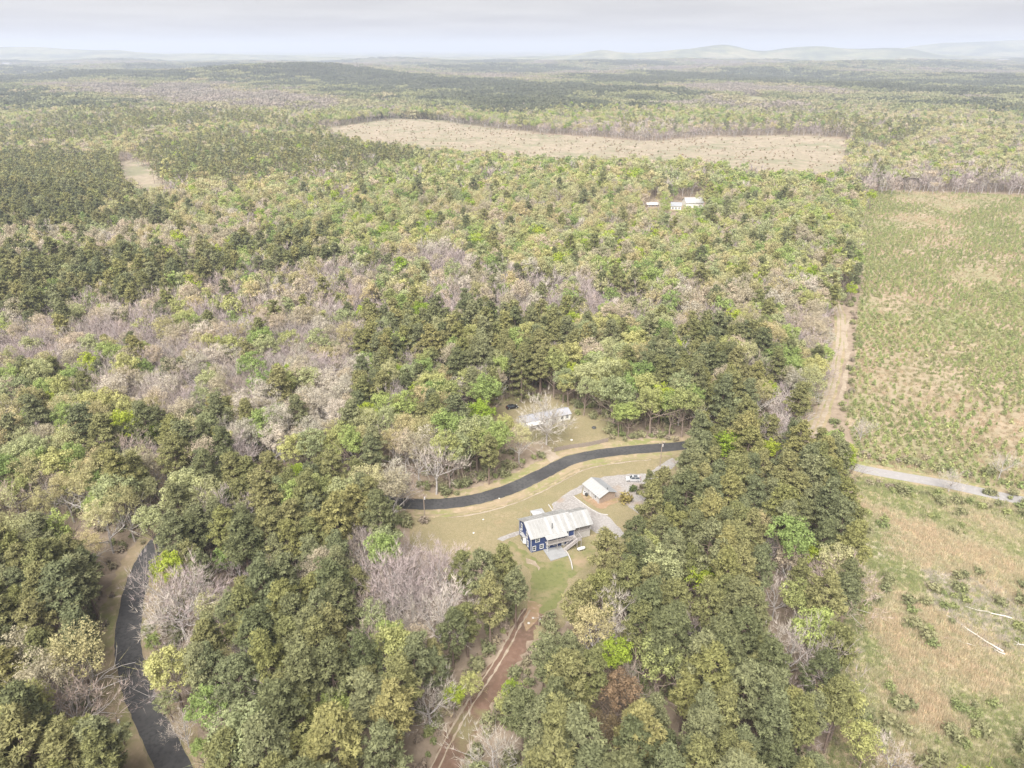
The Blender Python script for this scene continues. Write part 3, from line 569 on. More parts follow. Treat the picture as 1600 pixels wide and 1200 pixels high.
for i, (px, py, kind, ti, s, label) in enumerate(SOLO):
    h = (22 if kind in ('pine', 'cedar') else 19) * s; p = at(px, py, .66 * h); base = (p.x, p.y, float(hgt(p.x, p.y)))
    tk = {'spread': 'bare', 'cedar': 'pine'}.get(kind, kind); tone = TONES[tk][ti][1]
    if 'russet' in label: tone = (.235, .172, .112)
    if kind == 'cedar': tone = (.20, .20, .095)
    put_tree(kind, 0 if kind in ('spread', 'cedar') else i % NV, 0, base, s, s * 1.02, i * 1.7, tone, label)
    d2 = np.hypot(TX - base[0], TY - base[1]); keep &= d2 > 3.2 * s + .6
    dep = p.y * CP - (p.z - CAMH) * SP; rpx = 4.3 * s * FPX / dep
    keep &= ~((TY < base[1] + 2) & (((TCX - px) / (rpx * 1.1)) ** 2 + ((TCY - py - .5 * rpx) / (rpx * 1.35)) ** 2 < 1))
TX, TY, TZ, TH, TK, TCX, TCY, TCH = [a[keep] for a in (TX, TY, TZ, TH, TK, TCX, TCY, TCH)]

# ------------------------------------------------------------------ the other trees: the 300 nearest of each kind as things, the rest as woods
ZONES = [('on the right bank of the red track', [(700, 1420), (690, 1180), (835, 960), (905, 950), (850, 1420)]), ('beside the blue house and its gravel yard', [(880, 830), (960, 780), (1060, 780), (1045, 945), (860, 945)]),
 ('at the road end of the right-hand stand', [(1000, 640), (1345, 640), (1345, 790), (1000, 790)]), ('in the middle of the right-hand pine stand', [(850, 780), (1175, 780), (1175, 1010), (850, 1010)]),
 ('along the right field edge', [(1175, 780), (1345, 780), (1345, 1000), (1175, 1000)]), ('in the lower right corner of the stand', [(1100, 1000), (1400, 1000), (1400, 1420), (1100, 1420)]), ('at the front of the right-hand stand', [(820, 1000), (1100, 1000), (1100, 1420), (820, 1420)]),
 ('on the left bank of the red track', [(600, 1420), (640, 1060), (690, 900), (830, 830), (830, 980), (700, 1180), (690, 1420)]), ('at the back of the left stand', [(240, 760), (690, 760), (700, 860), (240, 860)]),
 ('among the mauve trees of the left stand', [(540, 860), (700, 860), (690, 1060), (540, 1060)]), ('beside the curved road at left', [(205, 820), (330, 820), (330, 1420), (250, 1300), (205, 1000)]),
 ('in the middle of the left stand', [(330, 860), (540, 860), (540, 1060), (330, 1060)]), ('at the front of the left stand', [(330, 1060), (700, 1060), (700, 1420), (330, 1420)]),
 ('outside the road bend at lower left', [(-300, 930), (205, 930), (205, 1420), (-300, 1420)]), ('outside the road bend at far left', [(-300, 740), (240, 740), (240, 930), (-300, 930)]),
 ('along the far side of the road', [(240, 660), (600, 660), (600, 780), (240, 780)]), ('across the road from the lawn', [(600, 640), (860, 640), (860, 790), (600, 790)]),
 ('around the neighbouring house clearing', [(740, 560), (960, 560), (960, 700), (740, 700)]), ('between neighbouring house and pale lane', [(960, 560), (1260, 560), (1260, 710), (960, 710)]),
 ('along the pale lane', [(1230, 380), (1345, 380), (1345, 720), (1260, 720), (1230, 560)]), ('in the left wood', [(-300, 560), (240, 560), (240, 740), (-300, 740)]), ('in the middle wood', [(240, 560), (740, 560), (740, 660), (240, 660)]),
 ('in the upper left wood', [(-300, 300), (540, 300), (540, 560), (-300, 560)]), ('in the upper middle wood', [(540, 300), (1000, 300), (1000, 560), (540, 560)]), ('in the upper right wood', [(1000, 280), (1345, 280), (1345, 560), (1000, 560)])]
MLT = math.pi * 2
ONES = 'first second third fourth fifth sixth seventh eighth ninth tenth eleventh twelfth thirteenth fourteenth fifteenth sixteenth seventeenth eighteenth nineteenth'.split()
TENS = {2: 'twent', 3: 'thirt', 4: 'fort', 5: 'fift', 6: 'sixt', 7: 'sevent', 8: 'eight', 9: 'ninet'}
def word(n): return ONES[n - 1] if n < 20 else (TENS[n // 10] + ('ieth' if n % 10 == 0 else 'y-' + ONES[n % 10 - 1]))
ORD = ['leftmost'] + [word(n) + ' from left' for n in range(2, 99)]
pick_tone = {}
def tone_of(k, ch, u):
    if k == 'budding':
        if ch == 'white': return 2 if u < .75 else 1
        if ch in ('tan', 'bare', 'bare_mix'): return 1 if u < .65 else (2 if u < .82 else 0)
        return 0 if u < .42 else (3 if u < .8 else 1)
    if k == 'bare': return 0 if u < .6 else (1 if u < .8 else 2)
    if k == 'pine': return 0 if u < .4 else (1 if u < .7 else (2 if u < .86 else 3))
    return 0 if u < .3 else (1 if u < .6 else (2 if u < .9 else 3))
DEP = TY * CP - (TZ + 14 - CAMH) * SP
vis = (TCX > -30) & (TCX < 1630) & (TCY < 1260)
single = np.zeros(len(TX), bool); things = []
for k, kn in enumerate(KINDS):
    ids = np.where((TK == k) & vis)[0]; ids = ids[np.argsort(DEP[ids] / TH[ids])][:300]; single[ids] = True
    for i in ids:
        u = rs.uniform(); t = tone_of(kn, TCH[i], u); s = TH[i]; zone = next((z for z, pl in ZONES if inpoly(TCX[i], TCY[i], pl)), 'in the wide wood')
        wd = rs.uniform(.88, 1.14); size = 'tall' if s > 1.07 else ('small' if s < .87 else 'mid-sized'); shape = ' broad' if wd > 1.07 else (' slim' if wd < .94 else '')
        things.append([f"{size}{shape} {TONES[kn][t][0]} {dict(pine='pine', leafy='leafy tree', bare='bare tree', budding='budding tree')[kn]} {zone}", kn, i, t, s, wd])
byl = {}
for q in things: byl.setdefault(q[0], []).append(q)
for lab, L in byl.items():
    L.sort(key=lambda q: TCX[q[2]])
    for j, q in enumerate(L):
        lb = lab if len(L) == 1 else f'{lab}, {ORD[j]}'; i = q[2]; kn = q[1]
        if len(lb.split()) > 16: lb = lab
        put_tree(kn, int(rs.randint(NV)), 0 if DEP[i] < 330 else 1, (TX[i], TY[i], TZ[i]), q[4], q[4] * q[5] * (1.02 if kn == 'pine' else .95), rs.uniform(0, MLT), TONES[kn][q[3]][1], lb, dict(pine='pines of the woods', leafy='leafy trees of the woods', bare='bare trees of the woods', budding='budding trees of the woods')[kn], tuple(rs.normal(scale=.03, size=2)))

def gn_scatter(name, pts, idx, scl, rot, protos, label, cat):
    """one object: instances of unlinked prototype meshes on its points"""
    me = bpy.data.meshes.new(name); me.vertices.add(len(pts)); me.vertices.foreach_set('co', np.asarray(pts, np.float32).ravel())
    for nm, ty, arr in (('idx', 'INT', idx), ('rot', 'FLOAT', rot), ('scl', 'FLOAT', scl)):
        a = me.attributes.new(nm, ty, 'POINT'); a.data.foreach_set('value', np.asarray(arr, np.int32 if ty == 'INT' else np.float32))
    me.update()
    c = bpy.data.collections.new(name + '_kinds')
    for i, (m_, colr) in enumerate(protos):
        o = bpy.data.objects.new(f'{name}_{i:03d}', tinted(m_, colr)); c.objects.link(o)
    g = bpy.data.node_groups.new(name, 'GeometryNodeTree'); g.interface.new_socket('Geometry', in_out='INPUT', socket_type='NodeSocketGeometry'); g.interface.new_socket('Geometry', in_out='OUTPUT', socket_type='NodeSocketGeometry')
    gi = g.nodes.new('NodeGroupInput'); go = g.nodes.new('NodeGroupOutput'); ip = g.nodes.new('GeometryNodeInstanceOnPoints'); ci = g.nodes.new('GeometryNodeCollectionInfo')
    ci.inputs['Collection'].default_value = c; ci.inputs['Separate Children'].default_value = True; ci.inputs['Reset Children'].default_value = True; ip.inputs['Pick Instance'].default_value = True
    def attr(nm, ty): a = g.nodes.new('GeometryNodeInputNamedAttribute'); a.data_type = ty; a.inputs[0].default_value = nm; return a.outputs[0]
    cx = g.nodes.new('ShaderNodeCombineXYZ'); g.links.new(attr('rot', 'FLOAT'), cx.inputs[2])
    er = g.nodes.new('FunctionNodeEulerToRotation'); g.links.new(cx.outputs[0], er.inputs[0])
    g.links.new(gi.outputs[0], ip.inputs['Points']); g.links.new(ci.outputs[0], ip.inputs['Instance']); g.links.new(attr('idx', 'INT'), ip.inputs['Instance Index'])
    g.links.new(er.outputs[0], ip.inputs['Rotation']); g.links.new(attr('scl', 'FLOAT'), ip.inputs['Scale']); g.links.new(ip.outputs[0], go.inputs[0])
    o = obj(name, me); md = o.modifiers.new('scatter', 'NODES'); md.node_group = g
    return tag(o, label, cat, kind='stuff')
def joined(key):
    tm, cm = PROTO[key]
    V = np.concatenate([np.array([v.co for v in q.vertices]).reshape(-1, 3) for q in (tm, cm)]); n = len(tm.vertices)
    F = [tuple(p.vertices) for p in tm.polygons] + [tuple(i + n for i in p.vertices) for p in cm.polygons]
    mi = [0] * len(tm.polygons) + [p.material_index + 1 for p in cm.polygons]
    return mesh('tree', V.tolist(), F, [tm.materials[0], *cm.materials], mi)
JO = {}
def jo(key):
    if key not in JO: JO[key] = joined(key)
    return JO[key]
for k, kn in enumerate(KINDS):
    ids = np.where((TK == k) & ~single)[0]
    if len(ids) == 0: continue
    protos = []; nt_ = len(TONES[kn])
    for lod in (0, 1, 2):
        for t in range(nt_):
            for v in range(3): protos.append((jo((kn, lod, v)), TONES[kn][t][1]))
    lod = np.where(DEP[ids] < 300, 0, np.where(DEP[ids] < 620, 1, 2)); u = rs.uniform(size=len(ids)); tn = np.array([tone_of(kn, TCH[i], uu) for i, uu in zip(ids, u)])
    idx = lod * nt_ * 3 + tn * 3 + rs.randint(0, 3, len(ids))
    gn_scatter(kn + '_woods', np.stack([TX[ids], TY[ids], TZ[ids] - .1], 1), idx, TH[ids] * rs.uniform(.92, 1.08, len(ids)), rs.uniform(0, MLT, len(ids)), protos,
               dict(pine='dark pines filling the distant parts of the woods', leafy='fresh green trees filling the distant parts of the woods', bare='bare mauve-grey trees filling the distant parts of the woods', budding='ochre and tan budding trees filling the distant parts of the woods')[kn], 'woods')

# far woods: patches of small crowns out to the blue distance
def patch(seed, lod):
    s = TB(seed); rr = s.rs; n = (34, 20)[lod]
    for i in range(n):
        q = rr.uniform(-30, 30, 2); h = rr.uniform(10, 17); s.facets((q[0], q[1], h), rr.uniform(4, 6.2), (16, 10)[lod], (3.4, 5.)[lod], .15, -.2, .8); s.facets((q[0], q[1], h * .45), 3.6, 5, 5., .5, -.9, 1.2)
    return s.leaves_mesh('patch', 'leaf')
def far_woods():
    X = []; Y = []
    d = 1480.
    while d < 7500:
        st = 46 if d < 3500 else 62; hw = .80 * d + 60; x = np.arange(-hw, hw, st); X.append(x + rs.uniform(-.4, .4, len(x)) * st); Y.append(d + rs.uniform(-.4, .4, len(x)) * st); d += st * .95
    X = np.concatenate(X); Y = np.concatenate(Y); Z = hgt(X, Y); cx, cyy = topx(X, Y, Z + 10); ok = np.ones(len(X), bool)
    for pl in ([(140, 139), (200, 133), (262, 131), (240, 142)], [(1120, 152), (1190, 145), (1240, 152), (1180, 161)], CLEAR[8]): ok &= ~inpoly(cx, cyy, pl)
    X, Y, Z, cx, cyy = [a[ok] for a in (X, Y, Z, cx, cyy)]
    f = np.sin(X / 260 + 1.7 * np.sin(Y / 410)) + np.cos(Y / 330 + 1.3 * np.sin(X / 370 + 2)) + .8 * np.sin((X + Y) / 150) + rs.normal(scale=.55, size=len(X))
    dark = np.zeros(len(X), bool)
    for pl in ([(690, 150), (990, 122), (1110, 150), (960, 182), (800, 188)], [(0, 112), (300, 112), (300, 132), (0, 134)], [(130, 158), (215, 158), (215, 176), (120, 176)], [(1060, 120), (1300, 112), (1600, 118), (1600, 150), (1350, 160), (1320, 140)]): dark |= inpoly(cx, cyy, pl)
    f = f - 1.3 * dark
    sp = np.where(f < -.45, 0, np.where(f < .5, 1, np.where(f < 1.2, 2, 3)))
    cols = [(.122, .136, .090), (.25, .262, .148), (.315, .295, .185), (.30, .268, .235)]; protos = []
    for lod in (0, 1):
        for c_ in cols:
            for v in range(3): protos.append((FP[lod][v], c_))
    idx = (Y > 3500) * 12 + sp * 3 + rs.randint(0, 3, len(X))
    gn_scatter('distant_woods', np.stack([X, Y, Z], 1), idx, rs.uniform(.8, 1.1, len(X)), rs.uniform(0, MLT, len(X)), protos, 'rolling woods fading into the haze towards the horizon', 'woods')
FP = [[patch(200 + v, l) for v in range(3)] for l in (0, 1)]
far_woods()

# ------------------------------------------------------------------ young pines, grass, brush
PM = {v: jo(('sapling', 0, v)) for v in range(3)}
def saplings():
    P = [at(*p) for p in HIF]; x0, x1 = min(p.x for p in P), max(p.x for p in P); y0, y1 = min(p.y for p in P), max(p.y for p in P)
    X, Y = np.meshgrid(np.arange(x0 - 120, x1, 3.0), np.arange(y0, y1, 1.7)); X = X.ravel(); Y = Y.ravel(); n = len(X)
    X = X + rs.normal(scale=.42, size=n) + .22 * (Y - y0); Y = Y + rs.normal(scale=.8, size=n); Z = hgt(X, Y)
    ok = inpoly(X, Y, [(p.x, p.y) for p in P]); px, py = topx(X, Y, Z + 1)
    pat = np.sin(X / 17 + 1.4 * np.sin(Y / 31)) + np.sin(Y / 23 + 1.9 * np.sin(X / 29)) + .8 * np.sin((X - 1.3 * Y) / 13) + rs.normal(scale=1.0, size=n)
    thr = -.6 + 1.6 * sstep(430, 330, py) * (px > 1400) - .5 * inpoly(px, py, [(1345, 340), (1450, 340), (1600, 470), (1600, 640), (1420, 600), (1340, 640)])
    for pl in ([(1510, 325), (1590, 325), (1590, 365), (1500, 360)],): thr = thr - 1.5 * inpoly(px, py, pl)
    ok &= (pat > thr) & (px < 1680)
    for pl in (CLEAR[4],): ok &= ~inpoly(px, py, pl)
    X, Y, Z, px, py = [a[ok] for a in (X, Y, Z, px, py)]; S = rs.uniform(.4, 1.05, len(X)); v = rs.randint(0, 3, len(X)); rot = rs.uniform(0, MLT, len(X))
    SG = [('green', (.33, .38, .165)), ('olive', (.35, .365, .185)), ('yellowish', (.41, .405, .22))]; t = rs.choice(3, len(X), p=[.5, .35, .15])
    o = np.argsort(Y - 40 * S + 1000 * ((px < 0) | (px > 1600))); near, rest = o[:300], o[300:]
    count = {}
    for i in near[np.argsort(px[near])]:
        q = bpy.data.objects.new('young_pine', PM[v[i]]); COL.objects.link(q); q.location = (X[i], Y[i], Z[i] + .1); q.rotation_euler = (0, 0, rot[i]); q.scale = (S[i],) * 3; q.color = (*SG[t[i]][1], 1)
        sz = 'large' if S[i] > 1.1 else ('tiny' if S[i] < .8 else 'small')
        where = 'left' if px[i] < 1420 else ('middle' if px[i] < 1520 else 'right')
        lab = f'{sz} {SG[t[i]][0]} young pine at {where} front of the replanted field'; count[lab] = count.get(lab, 0) + 1
        tag(q, f'{lab}, {ORD[count[lab] - 1]}', 'young pine', 'young pines at the front of the replanted field')
    gn_scatter('young_pines', np.stack([X, Y, Z + .1], 1)[rest], (t * 3 + v)[rest], S[rest], rot[rest], [(PM[a], SG[b][1]) for b in range(3) for a in range(3)], 'rows of young pines growing across the replanted field', 'young pines')
saplings()
def tuft(seed, n, h, spread):
    s = TB(seed); r_ = s.rs
    for i in range(n):
        p = np.append(r_.normal(scale=spread, size=2), 0); s.twigs(p, (0, 0, 1.), 1, h, .11, .22)
    s.LV = s.TV; s.TV = []
    return s.leaves_mesh('tuft', 'leaf')
TUF = [tuft(300 + v, 26, 1.0, .42) for v in range(3)]
def field_cover():
    A = [tuple(at(*p)[:2]) for p in LOWF]; n = 52000; X = rs.uniform(55, 175, n); Y = rs.uniform(70, 195, n); ok = inpoly(X, Y, A)
    dm = np.full(n, 1e9)
    for q in LINES[0][0][::2]: dm = np.minimum(dm, np.hypot(X - q[0], Y - q[1]))
    ok &= dm > 4.5; X = X[ok]; Y = Y[ok]; n = len(X); Z = hgt(X, Y); px, py = topx(X, Y, Z)
    f = np.sin(X / 6.5 + 1.6 * np.sin(Y / 11)) + np.sin(Y / 8 + 1.7 * np.sin(X / 9)) + .7 * np.sin((X + Y) / 3.7) + rs.normal(scale=.8, size=n)
    dry = np.zeros(n)
    for pl in ([(1370, 770), (1450, 790), (1470, 860), (1430, 920), (1380, 860)], [(1340, 940), (1400, 960), (1410, 1010), (1480, 1090), (1500, 1160), (1420, 1130), (1390, 1050), (1345, 1010)]): dry += 1.6 * inpoly(px, py, pl)
    grey = inpoly(px, py, [(1440, 890), (1560, 910), (1600, 960), (1600, 1030), (1540, 1020), (1450, 940)])
    k = np.where(grey & (rs.uniform(size=n) < .55), 4, np.where(f + dry > 1.7, 0, np.where(f + dry > .7, 1, np.where(f > -.6, 2, 3))))
    cols = [(.60, .505, .37), (.57, .52, .375), (.47, .465, .28), (.36, .395, .20), (.54, .495, .445)]
    S = rs.uniform(.55, 1.25, n) * np.where(k >= 2, .72, 1.)
    gn_scatter('field_grass', np.stack([X, Y, Z + .02], 1), k * 3 + rs.randint(0, 3, n), S, rs.uniform(0, MLT, n), [(TUF[v], c_) for c_ in cols for v in range(3)], 'tall dry and green grass covering the field on the right', 'grass')
    # low bushes: field brambles, the road verges and the edges of the stands
    X2 = []; Y2 = []; K2 = []
    for i in range(420):
        q = (rs.uniform(1345, 1620), rs.uniform(770, 1220)); p = at(*q)
        if math.sin(q[0] / 21 + 2 * math.sin(q[1] / 37)) + math.sin(q[1] / 29) > .35: X2.append(p.x); Y2.append(p.y); K2.append(rs.randint(0, 2))
    for L, off in ((ROAD, 7.5), (TRK, 3.9), (LANE, 4.4)):
        for p, q in zip(L[:-1], L[1:]):
            dv = (q - p); nn = Vector((-dv.y, dv.x, 0)).normalized()
            for _ in range(max(2, int(dv.length / 1.0))):
                sd = 1 if rs.uniform() < .5 else -1; c_ = p + dv * rs.uniform() + nn * sd * (off + abs(rs.normal(scale=2.2)))
                a, b = topx(c_.x, c_.y, 1.)
                if any(inpoly(a, b, CLEAR[j]) for j in ((1, 2, 3, 5) if L is TRK and b > 990 else (0, 1, 2, 3, 5))): continue
                X2.append(c_.x); Y2.append(c_.y); K2.append(rs.choice(4, p=[.25, .3, .25, .2]))
    near_ = np.where(TY < 420)[0]
    for i in near_[rs.randint(0, len(near_), 9000)]:
        a = rs.uniform(0, MLT); r_ = rs.uniform(2, 4.5); x = TX[i] + r_ * math.cos(a); y = TY[i] + r_ * math.sin(a); pa, pb = topx(x, y, 1.)
        if any(inpoly(pa, pb, CLEAR[j]) for j in (0, 1, 2, 3, 4, 5)): continue
        X2.append(x); Y2.append(y); K2.append(rs.choice(4, p=[.18, .32, .25, .25]))
    X2 = np.array(X2); Y2 = np.array(Y2); n = len(X2); bc = [(.27, .30, .14), (.26, .265, .15), (.35, .31, .22), (.33, .28, .23)]
    gn_scatter('undergrowth', np.stack([X2, Y2, hgt(X2, Y2)], 1), np.array(K2) * 3 + rs.randint(0, 3, n), rs.uniform(.5, 1.6, n) * np.where(np.array(K2) == 1, 1.35, 1.), rs.uniform(0, MLT, n), [(jo(('bush', 0, v)), c_) for c_ in bc for v in range(3)], 'low shrubs and brambles under the trees and along the verges', 'shrubs')
field_cover()
def replant_cover():
    A = [tuple(at(*p)[:2]) for p in HIF]; x = [p[0] for p in A]; y = [p[1] for p in A]; n = 60000
    Y = min(y) + (max(y) - min(y)) * rs.uniform(size=n) ** 1.5; X = rs.uniform(min(x), max(x), n); ok = inpoly(X, Y, A); X = X[ok]; Y = Y[ok]; Z = hgt(X, Y); px, py = topx(X, Y, Z); ok = (px < 1680) & ~inpoly(px, py, CLEAR[4]); X = X[ok]; Y = Y[ok]; n = len(X)
    f = np.sin(X / 12 + 1.6 * np.sin(Y / 19)) + np.sin(Y / 15 + 1.7 * np.sin(X / 17)) + rs.normal(scale=.9, size=n); k = np.where(f > .6, 0, np.where(f > -.5, 1, np.where(f > -1.3, 2, 3)))
    cols = [(.50, .40, .29), (.44, .38, .27), (.34, .33, .19), (.26, .29, .13)]
    gn_scatter('replant_grass', np.stack([X, Y, hgt(X, Y) + .1], 1), k * 3 + rs.randint(0, 3, n), rs.uniform(.6, 1.3, n), rs.uniform(0, MLT, n), [(TUF[v], c_) for c_ in cols for v in range(3)], 'dry grass between the young pines of the replanted field', 'grass')
replant_cover()
def slash():
    A = [tuple(at(*p)[:2]) for p in CUT]; n = 2600; x = [p[0] for p in A]; y = [p[1] for p in A]; X = rs.uniform(min(x), max(x), n); Y = rs.uniform(min(y), max(y), n); ok = inpoly(X, Y, A); X = X[ok]; Y = Y[ok]; n = len(X)
    k = rs.choice(3, n, p=[.48, .46, .06]); cols = [(.36, .29, .20), (.42, .34, .25), (.20, .20, .10)]
    gn_scatter('logging_slash', np.stack([X, Y, hgt(X, Y) + .3], 1), k * 3 + rs.randint(0, 3, n), rs.uniform(.4, 1.5, n), rs.uniform(0, MLT, n), [(jo(('bush', 0, v)), c_) for c_ in cols for v in range(3)], 'stumps and brush scattered over the far clear-cut', 'brush')
slash()

# ------------------------------------------------------------------ buildings
plain('blue_siding', (.032, .050, .125), .6, .10, 2.); plain('white_paint', (.5, .495, .485), .55, .05, 2.); plain('metal_roof', (.275, .272, .265), .42, .06, .6, 0., .5); plain('metal_roof_darker', (.225, .23, .24), .45, .08, .6, 0., .5)
plain('metal_roof_worn', (.225, .22, .21), .5, .12, .5, 0., .4); plain('deck_wood', (.29, .265, .25), .85, .14, 4.); plain('grey_siding', (.42, .40, .38), .75, .1, 2.); plain('brown_siding', (.30, .23, .18), .8, .15, 3.); plain('shingle', (.25, .25, .27), .9, .2, 5.); plain('pale_siding', (.62, .60, .56), .75, .12, 2.)
plain('dark_metal', (.05, .05, .05), .5, .1, 3.); plain('block', (.34, .32, .30), .85, .1, 3.); plain('weathered_wood', (.20, .165, .14), .9, .25, 5.); plain('pole_wood', (.24, .19, .15), .9, .2, 3.); plain('log_wood', (.42, .385, .34), .9, .15, 3.)
plain('glass', (.05, .06, .07), .08, .1, 1., 0., .8); plain('car_white', (.36, .36, .36), .25, .02, 1., 0., .6); plain('car_black', (.02, .02, .022), .25, .1, 1., 0., .6); plain('rubber', (.03, .03, .03), .85); plain('rim_metal', (.5, .5, .5), .35, .05, 2., .7)
plain('lamp_red', (.35, .02, .02), .3); plain('lamp_clear', (.75, .75, .72), .15); plain('stone', (.42, .40, .37), .9, .2, 2.); plain('canvas', (.3, .3, .3), .8, .05, 1.)
def window(parent, axis, u, z, w, h, off, mat_trim='white_paint'):
    """a trimmed window on a wall: axis 'y' faces -y at y=off, axis 'x' faces -x at x=off"""
    def bx(m, a0, a1, z0, z1, d0, d1):
        return m.box(a0, a1, off - d1, off - d0, z0, z1) if axis == 'y' else m.box(off - d1, off - d0, a0, a1, z0, z1)
    t = .14; f = MB(); bx(f, u - w / 2 - t, u - w / 2, z - t, z + h + t, .004, .09); bx(f, u + w / 2, u + w / 2 + t, z - t, z + h + t, .004, .09); bx(f, u - w / 2, u + w / 2, z + h, z + h + t, .004, .09); bx(f, u - w / 2, u + w / 2, z - t, z, .004, .11)
    bx(f, u - w / 2, u + w / 2, z + h * .48, z + h * .53, .02, .07)
    o = f.build('window', mat_trim, parent); g = MB(); bx(g, u - w / 2, u + w / 2, z, z + h, .006, .03); g.build('pane', 'glass', o)
def roof_slope(parent, name, eave_y, eave_z, ridge_y, ridge_z, x0, x1, mat, ribstep=.9, th=.10):
    dy = ridge_y - eave_y; dz = ridge_z - eave_z; L = math.hypot(dy, dz); ny, nz_ = -dz / L, dy / L
    if nz_ < 0: ny, nz_ = -ny, -nz_
    m = MB(); m.prism([(eave_y, eave_z), (ridge_y, ridge_z), (ridge_y + ny * th, ridge_z + nz_ * th), (eave_y + ny * th, eave_z + nz_ * th)], 'x', x0, x1); o = m.build(name, mat, parent)
    k = max(1, int((x1 - x0) / ribstep))
    if ribstep < 5:
        rib = None; pan = None; rr = random.Random(int(x0 * 10) + int(eave_y * 10)); wv = (x1 - x0) / k
        for i in range(k + 1):
            x = x0 + .05 + (x1 - x0 - .10) * i / k; q = (eave_y + ny * (th + .05), eave_z + nz_ * (th + .05)); e = (ridge_y + ny * (th + .05), ridge_z + nz_ * (th + .05))
            if rib is None: rb = MB(); rb.bar((0, q[0], q[1]), (0, e[0], e[1]), .10, .09); r0 = rb.build('rib', mat, o); r0.location.x = x; rib = r0.data
            else: obj('rib', rib, o, (x, 0, 0))
            if i < k:      # the sheets between the ribs have weathered unevenly
                key = 'metal_roof_worn' if (i % 2) ^ (rr.random() < .15) else mat
                pb = MB(); pb.prism([(eave_y + ny * (th + .003), eave_z + nz_ * (th + .003)), (ridge_y + ny * (th + .003), ridge_z + nz_ * (th + .003)), (ridge_y + ny * (th + .02), ridge_z + nz_ * (th + .02)), (eave_y + ny * (th + .02), eave_z + nz_ * (th + .02))], 'x', x0 + wv * i + .12, x0 + wv * (i + 1) - .12); pb.build('panel', key, o)
    return o
def blue_house():
    K = CAMH / 120.; c = at(829.5, 864); rz = R(20.5)
    h = empty('blue_house', (c.x, c.y, 0.055), rz, 'blue two-storey house with white metal roof, balcony and outside stairs', 'house')
    W, D, E_, RG = 12.9, 8.9, 5.1, 7.2; PX = 5.5
    m = MB(); m.prism([(0, 0), (D, 0), (D, E_), (D / 2, RG - .08), (0, E_)], 'x', 0, W); m.build('wall', 'blue_siding', h)
    cbm = MB()      # clapboard courses stand a little proud
    for z in np.arange(.2, E_ - .1, .23): cbm.box(.01, W - .01, -.022, -.001, z, z + .028); cbm.box(-.022, -.001, .01, D - .01, z, z + .028)
    tag(cbm.build('clapboards', 'blue_siding', h), kind='stuff')
    roof_slope(h, 'roof', -.45, E_ - .21, D / 2, RG, -.45, W + .1, 'metal_roof'); roof_slope(h, 'roof', D + .45, E_ - .21, D / 2, RG, -.45, W + .1, 'metal_roof')
    m = MB(); m.prism([(D / 2 - .2, RG + .06), (D / 2, RG + .17), (D / 2 + .2, RG + .06)], 'x', -.46, W + .11); m.build('ridge_cap', 'metal_roof', h)
    for x0, y0 in ((-.04, -.04), (-.04, D - .1), (W - .1, -.04)): MB().box(x0, x0 + .14, y0, y0 + .14, 0, E_ - .1).build('corner_board', 'white_paint', h)
    fb = MB(); fb.box(-.43, W + .1, -.50, -.47, E_ - .36, E_ - .16); fb.build('fascia', 'white_paint', h)
    # near wall
    for u, z, w_, h_ in ((1.9, 3.25, 1.05, 1.2), (.95, .55, .75, 1.35), (3.15, .75, .9, 1.2), (5.0, .6, .8, 1.35), (7.1, .8, .8, 1.1), (5.3, 3.1, .8, 1.15), (6.5, 3.1, .8, 1.15), (7.9, 3.1, .8, 1.15), (9.0, 3.1, .7, 1.15)): window(h, 'y', u, z, w_, h_, -.0)
    d = MB().box(9.1, 10.0, -.07, -.004, .05, 2.15).build('door', 'white_paint', h); MB().box(9.28, 9.82, -.085, -.072, 1.15, 1.95).build('pane', 'glass', d); MB().box(9.9, 9.96, -.12, -.072, 1.0, 1.06).build('handle', 'dark_metal', d)
    d = MB().box(10.3, 11.2, -.07, -.004, 2.75, 4.8).build('door', 'white_paint', h); MB().box(10.45, 11.05, -.085, -.072, 3.0, 4.6).build('pane', 'glass', d)
    # left gable wall
    for v, z, w_, h_ in ((1.6, 3.0, .0, 0), (2.9, 3.15, .85, 1.7), (6.9, 3.15, .85, 1.7), (2.2, .7, .7, 1.7), (7.6, .9, .8, 1.5)):
        if w_: window(h, 'x', v, z, w_, h_, 0.)
    b = MB(); b.prism([(0, 3.4), (-.75, 4.0), (-.75, 5.6), (0, 6.2)], 'z', .45, 2.55); bay = b.build('bay_window', 'white_paint', h)
    MB().box(-.775, -.752, 4.15, 5.45, .95, 2.3).build('pane', 'glass', bay); b = MB(); b.prism([(0, 3.3), (-.85, 3.95), (-.85, 5.65), (0, 6.3)], 'z', 2.56, 2.68); b.build('bay_roof', 'metal_roof', bay)
    # balcony along the near wall with awning, posts, railing
    BZ, BD, B0, B1 = 2.55, 1.55, 4.1, W + .1
    m = MB()
    for i in range(11): m.box(B0, B1, -.03 - .14 * (i + 1) + .008, -.03 - .14 * i - .004, BZ, BZ + .05)
    m.box(B0, B1, -BD - .06, -BD - .02, BZ - .22, BZ + .04); m.build('balcony_floor', 'deck_wood', h)
    for x in (4.16, 7.1, 10.0, 12.9):
        top = 4.55 if x < 10.1 else BZ + 1.0
        MB().box(x, x + .13, -BD - .01, -BD + .12, .03, top).build('post', 'white_paint' if x < 5 else 'deck_wood', h)
    def railing(a, b, n, post=True):
        r_ = MB(); a = Vector(a); b = Vector(b); r_.bar(a + Vector((0, 0, 1.0)), b + Vector((0, 0, 1.0)), .12, .06); r_.bar(a + Vector((0, 0, .12)), b + Vector((0, 0, .12)), .06, .08)
        for i in range(n + 1): q = a.lerp(b, i / n); r_.bar(q + Vector((0, 0, .1)), q + Vector((0, 0, 1.0)), .07)
        return r_.build('railing', 'deck_wood', h)
